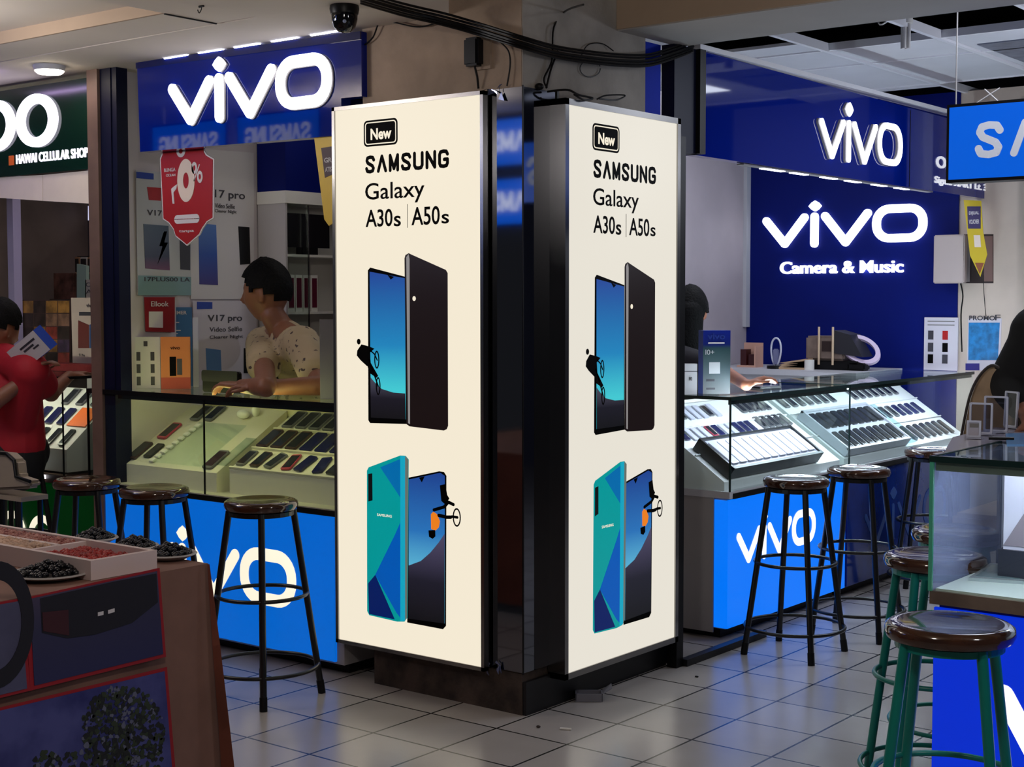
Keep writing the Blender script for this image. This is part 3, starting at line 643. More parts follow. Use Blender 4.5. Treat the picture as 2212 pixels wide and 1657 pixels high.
pane('top_glass', box(B(), NX, NX+1.5, NY, NY+.52, 1.052, 1.060), t)
bm = B(); box(bm, NX-.004, NX+1.5, NY-.006, NY+.002, 1.046, 1.062); box(bm, NX-.004, NX+.004, NY, NY+.52, 1.048, 1.062)
obj('glass_edging', bm, mat('dark green glass edge', (20, 44, 42), .2), t)
bm = B(); box(bm, NX-.003, NX+.007, NY-.004, NY+.005, .70, 1.048); obj('glass_corner', bm, GLASSG, t)
obj('rear_panel', box(B(), NX+.0, NX+1.5, NY+.52, NY+.53, .70, 1.05), mat('frosted rear panel', (190, 194, 212), .3), t)
obj('lamp_shade', box(B(), NX+.008, NX+1.48, NY+.010, NY+.016, 1.022, 1.046), mat('grey green rail', (112, 122, 114), .4), t)
tubelamp(t, tube(B(), [(NX+.1, NY+.028, 1.036), (NX+1.4, NY+.028, 1.036)], .006), mat('lit soft tube', (255, 255, 255), .3, emit=70, ec=(226, 234, 255)))
bm = B(); v = [(NX, -.15), (NX, .68), (1.44, .68), (1.46, .26), (1.58, -.10)]
lo_ = [bm.verts.new((x, y, 1.036)) for x, y in v]; hi_ = [bm.verts.new((x, y, 1.058)) for x, y in v]; bm.faces.new(lo_[::-1]); bm.faces.new(hi_)
for i in range(5): bm.faces.new((lo_[i], lo_[(i+1) % 5], hi_[(i+1) % 5], hi_[i]))
obj('side_shelf', bm, mat('grey violet laminate', (150, 146, 162), .25), t)
obj('shelf_post', box(B(), 1.47, 1.50, .62, .65, 0, 1.036), GREYB, t)
# contents of the near counter
F = FY(NY+.25); a = F.ab(YP(2170, 1020, NY+.25)); c = F.ab(YP(2160, 1172, NY+.25))
o = thing('display_card', 'pale display card with a grey violet triangle inside the nearest showcase', 'display card', F.p(c[0]+.2, .706, 0))
obj('card', fbox(B(), F, a[0], a[0]+.4, .79, 1.03, -.01, 0), mat('pale violet card', (222, 220, 238), .5), o)
obj('triangle_print', fpoly(B(), F, [(a[0]+.0, .80), (a[0]+.10, .80), (a[0]+.10, .95), (a[0]+.09, .95)], 0, .002), mat('violet grey print', (150, 138, 150), .5), o)
obj('stand', fbox(B(), F, a[0]-.01, a[0]+.4, .706, .79, -.05, .012), mat('charcoal stand', (44, 46, 60), .4), o)
o = thing('phone', 'silver tablet lying on the liner of the nearest showcase', 'phone', (NX+.30, NY+.13, .706))
P = [ZP(2092, 1250, .712), ZP(2212, 1258, .712), ZP(2212, 1228, .712), ZP(2140, 1218, .712)]
obj('body', hexa(B(), [Vector((p.x, p.y, .706)) for p in P]+[Vector((p.x, p.y, .715)) for p in P]), mat('silver plastic', (176, 186, 190), .25, .4), o)
cc = sum(P, Vector())/4
obj('screen', hexa(B(), [cc+(Vector((p.x, p.y, cc.z))-cc)*.8+Vector((0, 0, .003)) for p in P]+[cc+(Vector((p.x, p.y, cc.z))-cc)*.8+Vector((0, 0, .0042)) for p in P]), mat('grey glass', (110, 130, 136), .1), o)
# acrylic leaflet holders on top
def leaf(name, base, wd, ht, yaw, lean, m, label, cat='leaflet holder'):
    g = thing(name, label, cat, base); R = Matrix.Rotation(yaw, 3, 'Z'); u = R @ Vector((1, 0, 0)); v = R @ Vector((0, lean, 1)); f = Fr(base, u, v)
    obj('face', fbox(B(), f, -wd/2, wd/2, .004, ht, -.003, .0), m, g)
    obj('rim', ring(B(), f, rrect(-wd/2, wd/2, .004, ht, .004, 2), rrect(-wd/2+.006, wd/2-.006, .010, ht-.006, .003, 2), -.004, .003), mat('clear acrylic rim', (206, 210, 226), .15), g)
    obj('foot', fbox(B(), f, -wd/2, wd/2, 0, .006, -.06, .0), mat('clear acrylic rim', (206, 210, 226), .15), g)
    return g, f
ACR = glass('frosted acrylic', (.72, .74, .82))
for i, (px, py, wd, ht, yw, lab) in enumerate(((2118, 940, .070, .10, .15, 'clear acrylic leaflet holder on the near counter, closest to the tan chair back edge'),
                                 (2150, 935, .075, .115, .05, 'clear acrylic leaflet holder in the middle of the three on the near counter'),
                                 (2182, 925, .06, .12, -.5, 'tilted clear acrylic leaflet holder on the near counter beside the black sleeve'))):
    b = ZP(px, py, 1.06); leaf('leaflet_holder', b, wd, ht, yw, .05, ACR, lab); bpy.context.view_layer.update()
b = ZP(2103, 948, 1.06); g, f = leaf('price_card', b, .042, .055, .2, .08, mat('grey card', (176, 172, 184), .5), 'small grey price card in front of the acrylic holders on the near counter', 'card')
obj('print', fbox(B(), f, -.012, .014, .034, .046, .0, .001), INKG, g)
b = ZP(2150, 952, 1.06)
tag(obj('pen', tube(B(), [b+Vector((-.02, 0, .006)), b+Vector((.045, .03, .006))], .005), BLACK), 'short black pen lying on top of the near counter', 'pen')
P = [ZP(2175, 962, 1.061), ZP(2260, 962, 1.061), ZP(2260, 935, 1.061), ZP(2172, 938, 1.061)]
tag(obj('mat', hexa(B(), [Vector((p.x, p.y, 1.0602)) for p in P]+[Vector((p.x, p.y, 1.063)) for p in P]), mat('blue rubber mat', (90, 150, 210), .3)), 'light blue mat lying on the near counter at the frame edge', 'mat')

# ================================================================== display stands and phones
PBLACK = mat('dark phone body', (24, 25, 30), .25); PSILV = mat('silver phone body', (186, 186, 204), .3); PBLUE = mat('blue phone body', (30, 32, 84), .25); PRED = mat('red phone body', (176, 60, 84), .35)
PGREY = mat('grey phone body', (98, 98, 104), .3); PBROWN = mat('brown phone body', (66, 44, 40), .3); SCR = mat('dark screen', (34, 36, 44), .08); SCRB = mat('blue screen', (26, 30, 74), .08); SCRW = mat('pale screen', (206, 206, 224), .2)
TAG = mat('white price tag', (224, 220, 214), .6)
def phone_mesh(name, body, scr, wd=.062, ht=.125, th=.009):
    f = Fr((0, 0, 0), (1, 0, 0), (0, 1, 0)); bm = B()
    fpoly(bm, f, rrect(-wd/2, wd/2, -ht/2, ht/2, .008, 3), 0, th); n = len(bm.faces)
    fpoly(bm, f, rrect(-wd/2+.004, wd/2-.004, -ht/2+.012, ht/2-.010, .004, 2), th, th+.0006)
    for i, fc in enumerate(bm.faces):
        if i >= n: fc.material_index = 1
    bm.normal_update(); me = bpy.data.meshes.new(name); bm.to_mesh(me); bm.free(); me.materials.append(body); me.materials.append(scr); return me
PM = {'black': phone_mesh('phone', PBLACK, SCR), 'blue': phone_mesh('phone', PBLUE, SCRB), 'red': phone_mesh('phone', PRED, SCR), 'grey': phone_mesh('phone', PGREY, SCR),
      'brown': phone_mesh('phone', PBROWN, SCR), 'silver': phone_mesh('phone', PSILV, SCRW, .064, .15), 'dark slim': phone_mesh('phone', PBLACK, SCR, .05, .125)}
ORD = ['first', 'second', 'third', 'fourth', 'fifth', 'sixth', 'seventh', 'eighth', 'ninth', 'tenth', 'eleventh', 'twelfth', 'thirteenth']
def phone(kind, f, a, b, label, group, s=1.0, turn=0):
    o = bpy.data.objects.new('phone', PM[kind]); col.objects.link(o)
    o.matrix_world = f.mat(a, b, .0015) @ Matrix.Rotation(turn, 4, 'Z') @ Matrix.Scale(s, 4)
    return tag(o, label, 'phone', group)
# stands of the yellow-lit showcase
def slope_frame_y(x, y0, z0, y1, z1): return Fr((x, y0, z0), (1, 0, 0), (0, y1-y0, z1-z0))
f = slope_frame_y(0, .05, .765, .43, .985); L = math.hypot(.38, .22)
def wedge_y(label, x0, x1, z0):
    g = thing('sloped_display_stand', label, 'display stand', ((x0+x1)/2, .24, .66))
    bm = B(); F2 = FX(0); fpoly(bm, F2, [(.05, .66), (.44, .66), (.44, .985), (.43, .983), (.05, z0)], x0, x1); obj('body', bm, mat('cream stand', (212, 206, 190), .5), g)
    for k in range(3): obj('ledge', fbox(B(), f, x0, x1, L*k/3, L*k/3+.008, 0, .010), mat('cream stand', (212, 206, 190), .5), g)
    return g
wedge_y('cream sloped stand with three tiers of phones in the yellow-lit showcase', -1.60, -.885, .763)
GY = 'phones in the yellow-lit showcase'
for k in range(6):
    phone('grey', f, -1.535+k*.083, L*2/3+.077, 'grey phone, %s from the clear acrylic plate in the top tier of the yellow-lit showcase' % ORD[k], GY, .98)
for k in range(8):
    kd = ('brown', 'brown', 'brown', 'blue', 'blue', 'blue', 'blue', 'grey')[k]
    phone(kd, f, -1.555+k*.0885, L/3+.077, '%s phone, %s from the pillar in the middle tier of the yellow-lit showcase' % (kd, ORD[7-k]), GY, 1.02)
for k in range(8):
    kd = ('grey', 'brown', 'grey', 'red', 'blue', 'blue', 'black', 'brown')[k]
    phone(kd, f, -1.555+k*.0885+random.uniform(-.008, .008), .077, '%s phone, %s from the pillar in the bottom tier of the yellow-lit showcase' % (kd, ORD[7-k]), GY, .82, random.uniform(-.25, .25))
o = fbox(B(), f, -1.06, -.89, L*2/3+.014, L-.002, .0015, .006)
tag(obj('price_sheet', o, mat('amber sheet', (226, 160, 24), .5, noise=.35, nscale=40)), 'amber yellow price sheet in the top tier of the yellow-lit showcase', 'price sheet')
g = thing('sloped_display_stand', 'cream sloped stand with a clear acrylic plate at the far end of the yellow-lit showcase', 'display stand', (-2.0, .24, .66))
f2 = slope_frame_y(0, .03, .745, .43, .985)
bm = B(); fpoly(bm, FX(0), [(.03, .66), (.44, .66), (.44, .985), (.03, .743)], -2.36, -1.66); obj('body', bm, mat('cream stand', (212, 206, 190), .5), g)
obj('plate', fbox(B(), f2, -2.10, -1.78, .02, .33, .006, .009), GLASS, g)
bm = B()
for k in range(9): fbox(bm, f2, -2.13+.004*k, -2.10+.004*k, .02+.034*k, .04+.034*k, .004, .012)
obj('hinge_strip', bm, WHITE, g)
phone('brown', f2, -2.27, .09, 'brown phone at the near corner of the acrylic plate stand in the yellow-lit showcase', GY)
phone('black', f2, -2.18, .10, 'black slim phone next to the hinge strip in the yellow-lit showcase', GY, .8)
phone('red', f2, -2.23, .25, 'dark red phone halfway up the acrylic plate stand in the yellow-lit showcase', GY, .95)
phone('grey', f2, -2.16, .40, 'grey phone at the top of the acrylic plate stand in the yellow-lit showcase', GY, .9)
phone('grey', f2, -2.07, .405, 'second grey phone at the top of the acrylic plate stand in the yellow-lit showcase', GY, .9)
phone('grey', f2, -1.74, .08, 'grey phone beside the acrylic plate, on the side towards the pillar', GY, 1.0)
tag(obj('price_card', fbox(B(), slope_frame_y(0, .03, .765, .43, 1.0), -1.68, -1.615, .02, .22, 0, .004), glass('clear card', (.8, .86, .84))), 'clear slanted card between the two stands of the yellow-lit showcase', 'card')
b = Vector((-1.86, .36, .965))
tag(obj('tissue', ball(ball(B(), b, .03, 1.2, .8, .7), b+Vector((.05, .03, .015)), .022, .8, .9, 1.2), WHITE, smooth=True), 'crumpled white tissue on top of the acrylic plate stand', 'tissue')
# green-based showcase
f3 = slope_frame_y(0, .13, .762, .45, 1.032); L3 = math.hypot(.32, .27); GG = 'phones in the green-based showcase'
for k in range(3):
    phone('grey', f3, -2.95-k*.12, L3*.83, 'grey phone, %s from the aisle-side glass in the top tier of the green-based showcase' % ORD[k], GG, .9)
    phone('blue', f3, -3.08-k*.10, L3*.50, 'blue-grey phone, %s from the orange card in the middle tier of the green-based showcase' % ORD[k], GG, .9)
    phone('dark slim', f3, -2.93-k*.105, L3*.17, 'slim dark phone, %s from the aisle-side glass in the bottom tier of the green-based showcase' % ORD[k], GG, .85)
tag(obj('price_card', fbox(B(), f3, -3.02, -2.87, L3*.36, L3*.66, .002, .006), ORANGE), 'bright orange card in the middle tier of the green-based showcase', 'card')
# white-lit showcases
def slope_frame_x(y, x0, z0, x1, z1): return Fr((x0, y, z0), (0, 1, 0), (x1-x0, 0, z1-z0))
STANDW = mat('glossy white stand', (236, 236, 240), .35)
f4 = slope_frame_x(0, -.02, .69, -.46, .99); L4 = math.hypot(.44, .30)
for (y0, y1, lab) in ((1.46, 2.59, 'glossy white sloped stand in the showcase nearest the pillar on the aisle'), (2.64, 4.24, 'glossy white sloped stand in the farther aisle showcase')):
    g = thing('sloped_display_stand', lab, 'display stand', (-.25, (y0+y1)/2, .65))
    bm = B(); Fq = Fr((0, 0, 0), (1, 0, 0), (0, 0, 1)); fpoly(bm, Fq, [(-.02, .65), (-.02, .688), (-.46, .988), (-.48, .988), (-.48, .65)], -y1, -y0); obj('body', bm, STANDW, g)
    for k in (1, 2): obj('ledge', fbox(B(), f4, y0, y1, L4*k/3, L4*k/3+.006, 0, .008), STANDW, g)
GR = 'phones in the aisle showcase nearest the pillar'; GS = 'phones in the farther aisle showcase'
rnd = random.Random(3)
for k in range(11):
    yy = 1.515+k*.062
    if k < 9: phone(rnd.choice(['silver', 'silver', 'grey']), f4, yy, L4*.86, 'pale phone, %s from the pillar in the top row of the nearer aisle showcase' % ORD[k], GR, .62)
    kd = 'red' if k == 4 else rnd.choice(['silver', 'blue', 'grey', 'silver'])
    phone(kd, f4, yy+.03, L4*.60, '%s phone, %s from the pillar in the second row of the nearer aisle showcase' % (kd, ORD[k]), GR, .6)
for k in range(5):
    phone('grey', f4, 2.26+k*.062, L4*.86, 'grey phone, %s from the glass joint in the top row, nearer aisle showcase' % ORD[4-k], GR, .7)
    phone('grey', f4, 2.28+k*.062, L4*.62, 'grey phone, %s from the glass joint in the second row, nearer aisle showcase' % ORD[4-k], GR, .7)
# black tray
def tray(label, f, y0, y1, b0, b1, h, m, inner, n):
    g = thing('display_tray', label, 'display tray', f.p((y0+y1)/2, b0, 0))
    bm = B(); fbox(bm, f, y0, y1, b0, b1, .002, h-.012); e = .014
    for q in ((y0, y1, b0, b0+e), (y0, y1, b1-e, b1), (y0, y0+e, b0, b1), (y1-e, y1, b0, b1)): fbox(bm, f, *q, h-.012, h)
    obj('box', bm, m, g); obj('lining', fbox(B(), f, y0+e, y1-e, b0+e, b1-e, h-.012, h-.010), inner, g); return g
tray('black tray of silver phones at the front of the aisle showcase nearest the pillar', f4, 1.50, 2.36, .008, .225, .062, mat('black tray', (22, 24, 30), .35), PSILV, 10)
ft = Fr(f4.p(0, 0, .0505), f4.u, f4.v)
for k in range(11):
    phone('silver', ft, 1.565+k*.073, .117, 'silver phone, %s from the pillar in the black tray' % ORD[k], 'silver phones in the black tray', 1.0, 0)
tray('grey tray of dark phones at the front of the farther aisle showcase', f4, 2.66, 3.42, .008, .33, .05, mat('grey tray', (176, 178, 190), .35), mat('grey tray', (176, 178, 190), .35), 9)
ft = Fr(f4.p(0, 0, .0385), f4.u, f4.v)
for k in range(9):
    phone('dark slim', ft, 2.715+k*.081, .085, 'slim dark phone, %s from the pillar in the front row of the grey tray' % ORD[k], 'dark phones in the grey tray', 1.0)
    phone('black', ft, 2.715+k*.081, .240, 'dark phone, %s from the pillar in the rear row of the grey tray' % ORD[k], 'dark phones in the grey tray', .95)
for k in range(7):
    phone('grey', f4, 2.70+k*.09, L4*.86, 'grey phone, %s from the pillar in the top row of the farther aisle showcase' % ORD[k], GS, .75)
    phone('grey', f4, 3.52+k*.09, L4*.86, 'grey phone, %s beyond the glass tray in the top row, farther aisle showcase' % ORD[k], GS, .75)
    phone('grey' if k < 3 else 'blue', f4, 3.55+k*.09, L4*.52, '%s phone, %s beyond the glass tray in the middle row, farther aisle showcase' % ('grey' if k < 3 else 'blue', ORD[k]), GS, .75)
    phone('dark slim', f4, 3.60+k*.088, L4*.17, 'slim dark phone, %s beyond the glass tray, front row, farther aisle showcase' % ORD[k], GS, .9)
tag(obj('glass_tray', fbox(B(), f4, 3.44, 3.54, .01, .32, .01, .035), glass('aqua glass', (.75, .88, .9))), 'aqua glass tray beside the grey tray in the farther aisle showcase', 'tray')

# ================================================================== stools
def stool(name, label, legm, h=.74, sr=.138):
    t = thing(name, label, 'bar stool')
    prof = [(0, h-.042), (sr-.03, h-.042), (sr-.006, h-.036), (sr, h-.022), (sr-.003, h-.008), (sr-.014, h-.001), (sr-.03, h), (sr-.045, h-.005), (0, h-.007)]
    obj('seat', lathe(B(), prof, (0, 0, 0), 40), WOODS, t, smooth=True)
    def rad(z): return .218+(.118-.218)*(z/(h-.045))
    for k in range(4):
        a = math.pi/4+k*math.pi/2; c, s = math.cos(a), math.sin(a)
        lg = obj('leg', tube(B(), [(rad(z)*c, rad(z)*s, z) for z in (.0, .2, .45, h-.042)], .0125, 10), legm, t, smooth=True)
        obj('foot_cap', tube(B(), [(rad(0)*c, rad(0)*s, 0), (rad(.05)*c, rad(.05)*s, .05)], .0145, 10), BLACK, lg, smooth=True)
    for z in (.115, .385):
        R = rad(z)+.004
        obj('foot_ring', tube(B(), [(R*math.cos(2*math.pi*i/40), R*math.sin(2*math.pi*i/40), z) for i in range(40)], .0075, 8, True), legm, t, smooth=True)
    obj('seat_bracket', lathe(B(), [(.122, h-.058), (.122, h-.042), (.108, h-.042), (.108, h-.058)], (0, 0, 0), 32), legm, t)
    return t
s0 = stool('bar_stool', 'black-legged bar stool in front of the lit azure base, nearest the pillar', LEGB); s0['group'] = 'black-legged bar stools'
s0.location = (.335, 1.435, 0)
dup(s0, (.385, 1.93, 0), .1, 'black-legged bar stool where the azure base meets the unlit blue base')
dup(s0, (.33, 2.90, 0), .2, 'black-legged bar stool behind the near glass counter, in front of the unlit blue base')
dup(s0, (-.922, -.388, 0), math.radians(3), 'black-legged bar stool in front of the round letter on the blue base by the pillar')
dup(s0, (-1.53, -.40, 0), math.radians(20), 'black-legged bar stool in the middle of the three at the yellow-lit showcase')
dup(s0, (-1.97, -.40, 0), math.radians(30), 'black-legged bar stool nearest the green-based showcase')
t0 = stool('bar_stool', 'teal-legged bar stool with a glossy dished seat, closest to the camera', LEGT, .742, .146); t0['group'] = 'teal-legged bar stools'
t0.location = (1.893, -.851, 0); t0.rotation_euler.z = math.radians(12)
a = ZP(1912, 1207, .742); dup(t0, (a.x+.078, a.y+.172, 0), math.radians(40), 'teal-legged bar stool half hidden by the near glass counter, second from the camera')
a = ZP(1972, 1142, .742); dup(t0, (a.x+.115, a.y+.085, 0), math.radians(20), 'teal-legged bar stool farthest from the camera, mostly hidden by the near glass counter')
# ================================================================== table with beads at the near left
tb = thing('trestle_table', 'table under a brown cloth printed with car and tree photographs', 'table', (-.6, -2.0, 0))
obj('tabletop', box(B(), -1.9, -.006, -3.0, -1.428, .715, .744), GREYB, tb)
CLOTH = mat('brown table cloth', (134, 98, 84), .8, noise=.18, nscale=6)
CLOTHD = mat('rust table cloth', (140, 74, 50), .8, noise=.2, nscale=6)
for (x, y) in ((-.06, -1.5), (-.06, -2.9), (-1.8, -1.5), (-1.8, -2.9)): obj('leg', box(B(), x-.02, x+.02, y-.02, y+.02, 0, .715), LEGB, tb)
bm = B()
N = 14
top = [bm.verts.new((-1.9, -3.0, .748)), bm.verts.new((0, -3.0, .748)), bm.verts.new((0, -1.42, .748)), bm.verts.new((-1.9, -1.42, .748))]; bm.faces.new(top)
def strip(A, Bq, out, skip=0):     # hanging side of the cloth with soft folds
    rows = []
    for j in range(7):
        t = j/6; z = .748-.70*t; row = []
        for i in range(N+1):
            s = i/N; p = Vector(A).lerp(Vector(Bq), s); p.z = z
            p += Vector(out)*(.012*t+.010*t*math.sin(s*11))
            if skip: p += Vector((0, 1, 0))*(.085*t*(s if skip == 1 else (1-s)))
            row.append(bm.verts.new(p))
        rows.append(row)
    for r0, r1 in zip(rows, rows[1:]):
        for i in range(N): bm.faces.new((r0[i], r0[i+1], r1[i+1], r1[i]))
strip((0, -3.0, 0), (0, -1.42, 0), (1, 0, 0), 1)
cl = tag(obj('tablecloth', bm, CLOTH, smooth=False), 'brown printed cloth hanging over the bead table', 'tablecloth')
bm = B()
rows = []
for j in range(7):
    t = j/6; z = .748-.70*t
    rows.append([bm.verts.new((0.0+.012*t - 1.9*i/N+.0, -1.42+.085*t+(.02*t*math.sin(i*1.7) if i else 0), z)) for i in range(N+1)])
for r0, r1 in zip(rows, rows[1:]):
    for i in range(N): bm.faces.new((r0[i], r0[i+1], r1[i+1], r1[i]))
obj('rear_drop', bm, CLOTHD, cl)
bm = B(); q0 = [(.010, -1.424, .748), (.019, -1.398, .52), (.026, -1.372, .28), (.030, -1.345, .04)]; q1 = [(.010, -1.432, .748), (.019, -1.425, .52), (.026, -1.412, .28), (.030, -1.400, .04)]
A = [bm.verts.new(p) for p in q0]; C_ = [bm.verts.new(p) for p in q1]
for i in range(3): bm.faces.new((C_[i], A[i], A[i+1], C_[i+1]))
bmesh.ops.solidify(bm, geom=bm.faces[:], thickness=.004); obj('corner_fold', bm, CLOTHD, cl)
FT = Fr((.016, 0, 0), (0, 1, 0), (0, 0, 1))
def TX(P): return [FT.ab(XP(px, py, .016)) for px, py in P]
def cprint(name, P, m, c0=.0, c1=.0015, b=None): return obj(name, fpoly(B(), FT, TX(P), c0+.006, c1+.006), m, cl)
PR = mat('red print border', (150, 14, 26), .6)
NIGHT = lit_gradient('printed night blue', [(0, (38, 40, 84)), (.6, (44, 44, 76)), (1, (66, 58, 84))], 0, 'Z', False, .6)
CLOUD = mat('printed cloudy sky', (74, 78, 140), .6, noise=.6, nscale=7, c2=(34, 38, 104))
cprint('photo_border', [(49, 1291), (341, 1226), (355, 1418), (62, 1491)], PR); cprint('photo_print', [(60, 1293), (335, 1233), (348, 1412), (70, 1480)], NIGHT, .0015, .003)
cprint('car_print', [(82, 1292), (120, 1283), (240, 1256), (333, 1238), (336, 1300), (280, 1345), (200, 1370), (140, 1378), (86, 1366)], mat('printed dark car', (16, 14, 24), .6), .003, .004)
cprint('tail_light_print', [(86, 1322), (142, 1316), (144, 1372), (88, 1362)], mat('printed dark red', (58, 12, 20), .6), .004, .005)
bm = fpoly(B(), FT, TX([(206, 1322), (218, 1319), (218, 1327), (206, 1330)]), .01, .011); fpoly(bm, FT, TX([(228, 1317), (242, 1313), (242, 1321), (228, 1325)]), .01, .011); obj('plate_print', bm, WHITEP, cl)
cprint('photo_border', [(-120, 1320), (46, 1291), (62, 1491), (-120, 1535)], PR); cprint('photo_print', [(-120, 1326), (40, 1297), (54, 1486), (-120, 1528)], mat('printed grey blue', (84, 84, 116), .6, noise=.3, nscale=6), .0015, .003)
cw = FT.ab(XP(-14, 1350, .016)); obj('wheel_print', ring(B(), FT, ell(*cw, .105, .155, 36), ell(*cw, .07, .11, 36), .009, .0105), mat('printed dark car', (16, 14, 24), .6), cl)
cprint('photo_border', [(-120, 1556), (357, 1440), (380, 1720), (-120, 1760)], PR); cprint('photo_print', [(-120, 1562), (351, 1449), (372, 1720), (-120, 1760)], CLOUD, .0015, .003)
bm = B(); rt = random.Random(5)
for k in range(900):
    ang = rt.uniform(0, 6.28); r = rt.random()**.55
    px, py = (262+90*r*math.cos(ang), 1578+96*r*math.sin(ang)) if k < 620 else (205+140*rt.uniform(-1, 1), 1660+rt.uniform(-38, 40))
    if px > 360 or px < 70: continue
    c = FT.ab(XP(px, py, .016)); q = rt.uniform(.003, .010); n0 = len(bm.faces)
    fpoly(bm, FT, [(c[0]+q*math.cos(i*1.05+k)*rt.uniform(.6, 1.2), c[1]+q*math.sin(i*1.05+k)*rt.uniform(.6, 1.2)) for i in range(6)], .009, .0095+.00002*(k % 40))
    mi = rt.choice([0, 0, 0, 1, 1, 2])
    bm.faces.ensure_lookup_table()
    for fi in range(n0, len(bm.faces)): bm.faces[fi].material_index = mi
obj('tree_print', bm, [mat('printed dark leaf', (24, 28, 26), .6), mat('printed green leaf', (44, 56, 34), .6), mat('printed grey leaf', (96, 100, 122), .6)], cl)
# trays and plates of beads
tz = .749
def zt(px, py): p = ZP(px, py, tz); return (p.x, p.y)
x1 = zt(333, 1228)[0]; y1 = zt(333, 1228)[1]; y0 = zt(203, 1256)[1]; x1 = (x1+zt(203, 1256)[0])/2
g = thing('bead_tray', 'white divided tray of red and pink beads on the brown cloth', 'tray', (x1-.4, (y0+y1)/2, tz))
bm = B(); x0 = x1-1.0; h = .052
box(bm, x0, x1, y0, y1, tz, tz+.01)
for q in ((x0+.016, x1-.016, y0, y0+.016), (x0+.016, x1-.016, y1-.016, y1), (x0, x0+.016, y0, y1), (x1-.016, x1, y0, y1)): box(bm, q[0], q[1], q[2], q[3], tz+.01, tz+h)
obj('box', bm, mat('white foam', (214, 196, 192), .7), g)
bm = B(); xm = x1-.30; ym = (y0+y1)/2+.01
box(bm, xm-.008, xm+.008, y0+.016, y1-.016, tz+.01, tz+h-.004); box(bm, x0, xm, ym-.008, ym+.008, tz+.01, tz+h-.004); obj('divider', bm, mat('white foam', (214, 196, 192), .7), g)
def beads(label, xa, xb, ya, yb, z, n, m, r, group=None, rnd_shape=False):
    bm = B(); rr = random.Random(n)
    ico = bmesh.new(); bmesh.ops.create_icosphere(ico, subdivisions=1, radius=r); me = bpy.data.meshes.new('q'); ico.to_mesh(me); ico.free()
    for k in range(n):
        if rnd_shape:
            q = rr.random()**.5; an = rr.uniform(0, 6.28); x = (xa+xb)/2+(xb-xa)/2*q*math.cos(an); y = (ya+yb)/2+(yb-ya)/2*q*math.sin(an); zz = z+r+(1-q)*.035*rr.random()
        else: x = rr.uniform(xa, xb); y = rr.uniform(ya, yb); zz = z+r*rr.uniform(.8, 1.6)
        st = len(bm.verts); bm.from_mesh(me); bm.verts.ensure_lookup_table()
        for v in bm.verts[st:]: v.co += Vector((x, y, zz))
    bpy.data.meshes.remove(me)
    return tag(obj('beads', bm, m, smooth=True), label, 'beads', group, 'stuff')
beads('loose red beads in the corner compartment of the white tray', xm+.02, x1-.026, y0+.03, y1-.03, tz+.026, 420, mat('red beads', (170, 36, 26), .3, noise=.4, nscale=30), .0065)
obj('red_lining', box(box(B(), xm+.010, x1-.018, y0+.018, y1-.018, tz+.010, tz+.028), xm-.6, xm-.01, ym+.009, y1-.017, tz+.010, tz+.036), RED, g); obj('pale_lining', box(B(), xm-.6, xm-.01, y0+.017, ym-.009, tz+.010, tz+.036), mat('white foam', (214, 196, 192), .7), g)
beads('loose dark red and pink beads in the rear compartment of the white tray', xm-.45, xm-.02, ym+.012, y1-.02, tz+.034, 520, mat('mixed beads', (176, 120, 104), .4, noise=1, nscale=50, c2=(120, 30, 24)), .007)
beads('loose pale pink beads in the front compartment of the white tray', xm-.45, xm-.02, y0+.02, ym-.012, tz+.034, 620, mat('pale beads', (206, 168, 140), .5, noise=.3, nscale=40), .0075)
BEADB = mat('black beads', (14, 14, 20), .25)
for (px, py, ra, lab) in ((110, 1248, .105, 'plate heaped with black beads in front of the white tray'), (388, 1206, .078, 'plate heaped with black beads at the far corner of the brown cloth'),
                          (292, 1190, .07, 'plate heaped with black beads behind the white tray, next to the corner plate'), (205, 1172, .07, 'plate heaped with black beads behind the white tray, below the green-based showcase')):
    x, y = zt(px, py)
    if px > 300: x -= .02; y -= .02
    if px == 110: x = min(x, -ra-.004)
    lab2 = lab
    pl = obj('plate', lathe(B(), [(0, 0), (ra*.6, 0), (ra, .014), (ra-.004, .018), (ra*.6, .006), (0, .006)], (x, y, tz), 32), mat('pale plate', (176, 172, 170), .3), smooth=True)
    tag(pl, lab2, 'plate', 'plates of beads')
    beads('heap of black beads on the '+lab.replace('heaped with black beads ', ''), x-ra*.75, x+ra*.75, y-ra*.75, y+ra*.75, tz+.007, 160, BEADB, .009, 'heaps of black beads', True)
x, y = zt(190, 1166)

# ================================================================== ceiling fittings and pillar clutter
c = Vector((-.50, -.36, 2.5))
t = thing('dome_camera', 'black dome security camera under the ceiling beside the blue fascia', 'security camera', (c.x, c.y, 2.405))
obj('housing', lathe(B(), [(0, 2.5), (.05, 2.5), (.052, 2.488), (.048, 2.47), (.0, 2.47)], (c.x, c.y, 0), 28), BLACK, t, smooth=True)
obj('dome', lathe(B(), [(.046, 2.472), (.045, 2.45), (.038, 2.425), (.022, 2.409), (0, 2.404)], (c.x, c.y, 0), 28), mat('black dome glass', (8, 8, 12), .06), t, smooth=True)
d = (CAM-Vector((c.x, c.y, 2.45))).normalized()
obj('lens', ball(B(), Vector((c.x, c.y, 2.447))+d*.040, .007), mat('lens glass', (150, 160, 190), .1), t, smooth=True)
# hook on the ceiling
p = ZP(435, 12, 2.5)
tag(obj('ceiling_hook', tube(tube(B(), smoothpts([p+Vector((0, 0, .0)), p+Vector((0, 0, -.012)), p+Vector((-.012, 0, -.024)), p+Vector((-.02, 0, -.012))]), .0018, 6), [p+Vector((-.012, 0, -.003)), p+Vector((.012, 0, -.003))], .004, 6), BLACK), 'small black hook on the cream ceiling', 'hook')
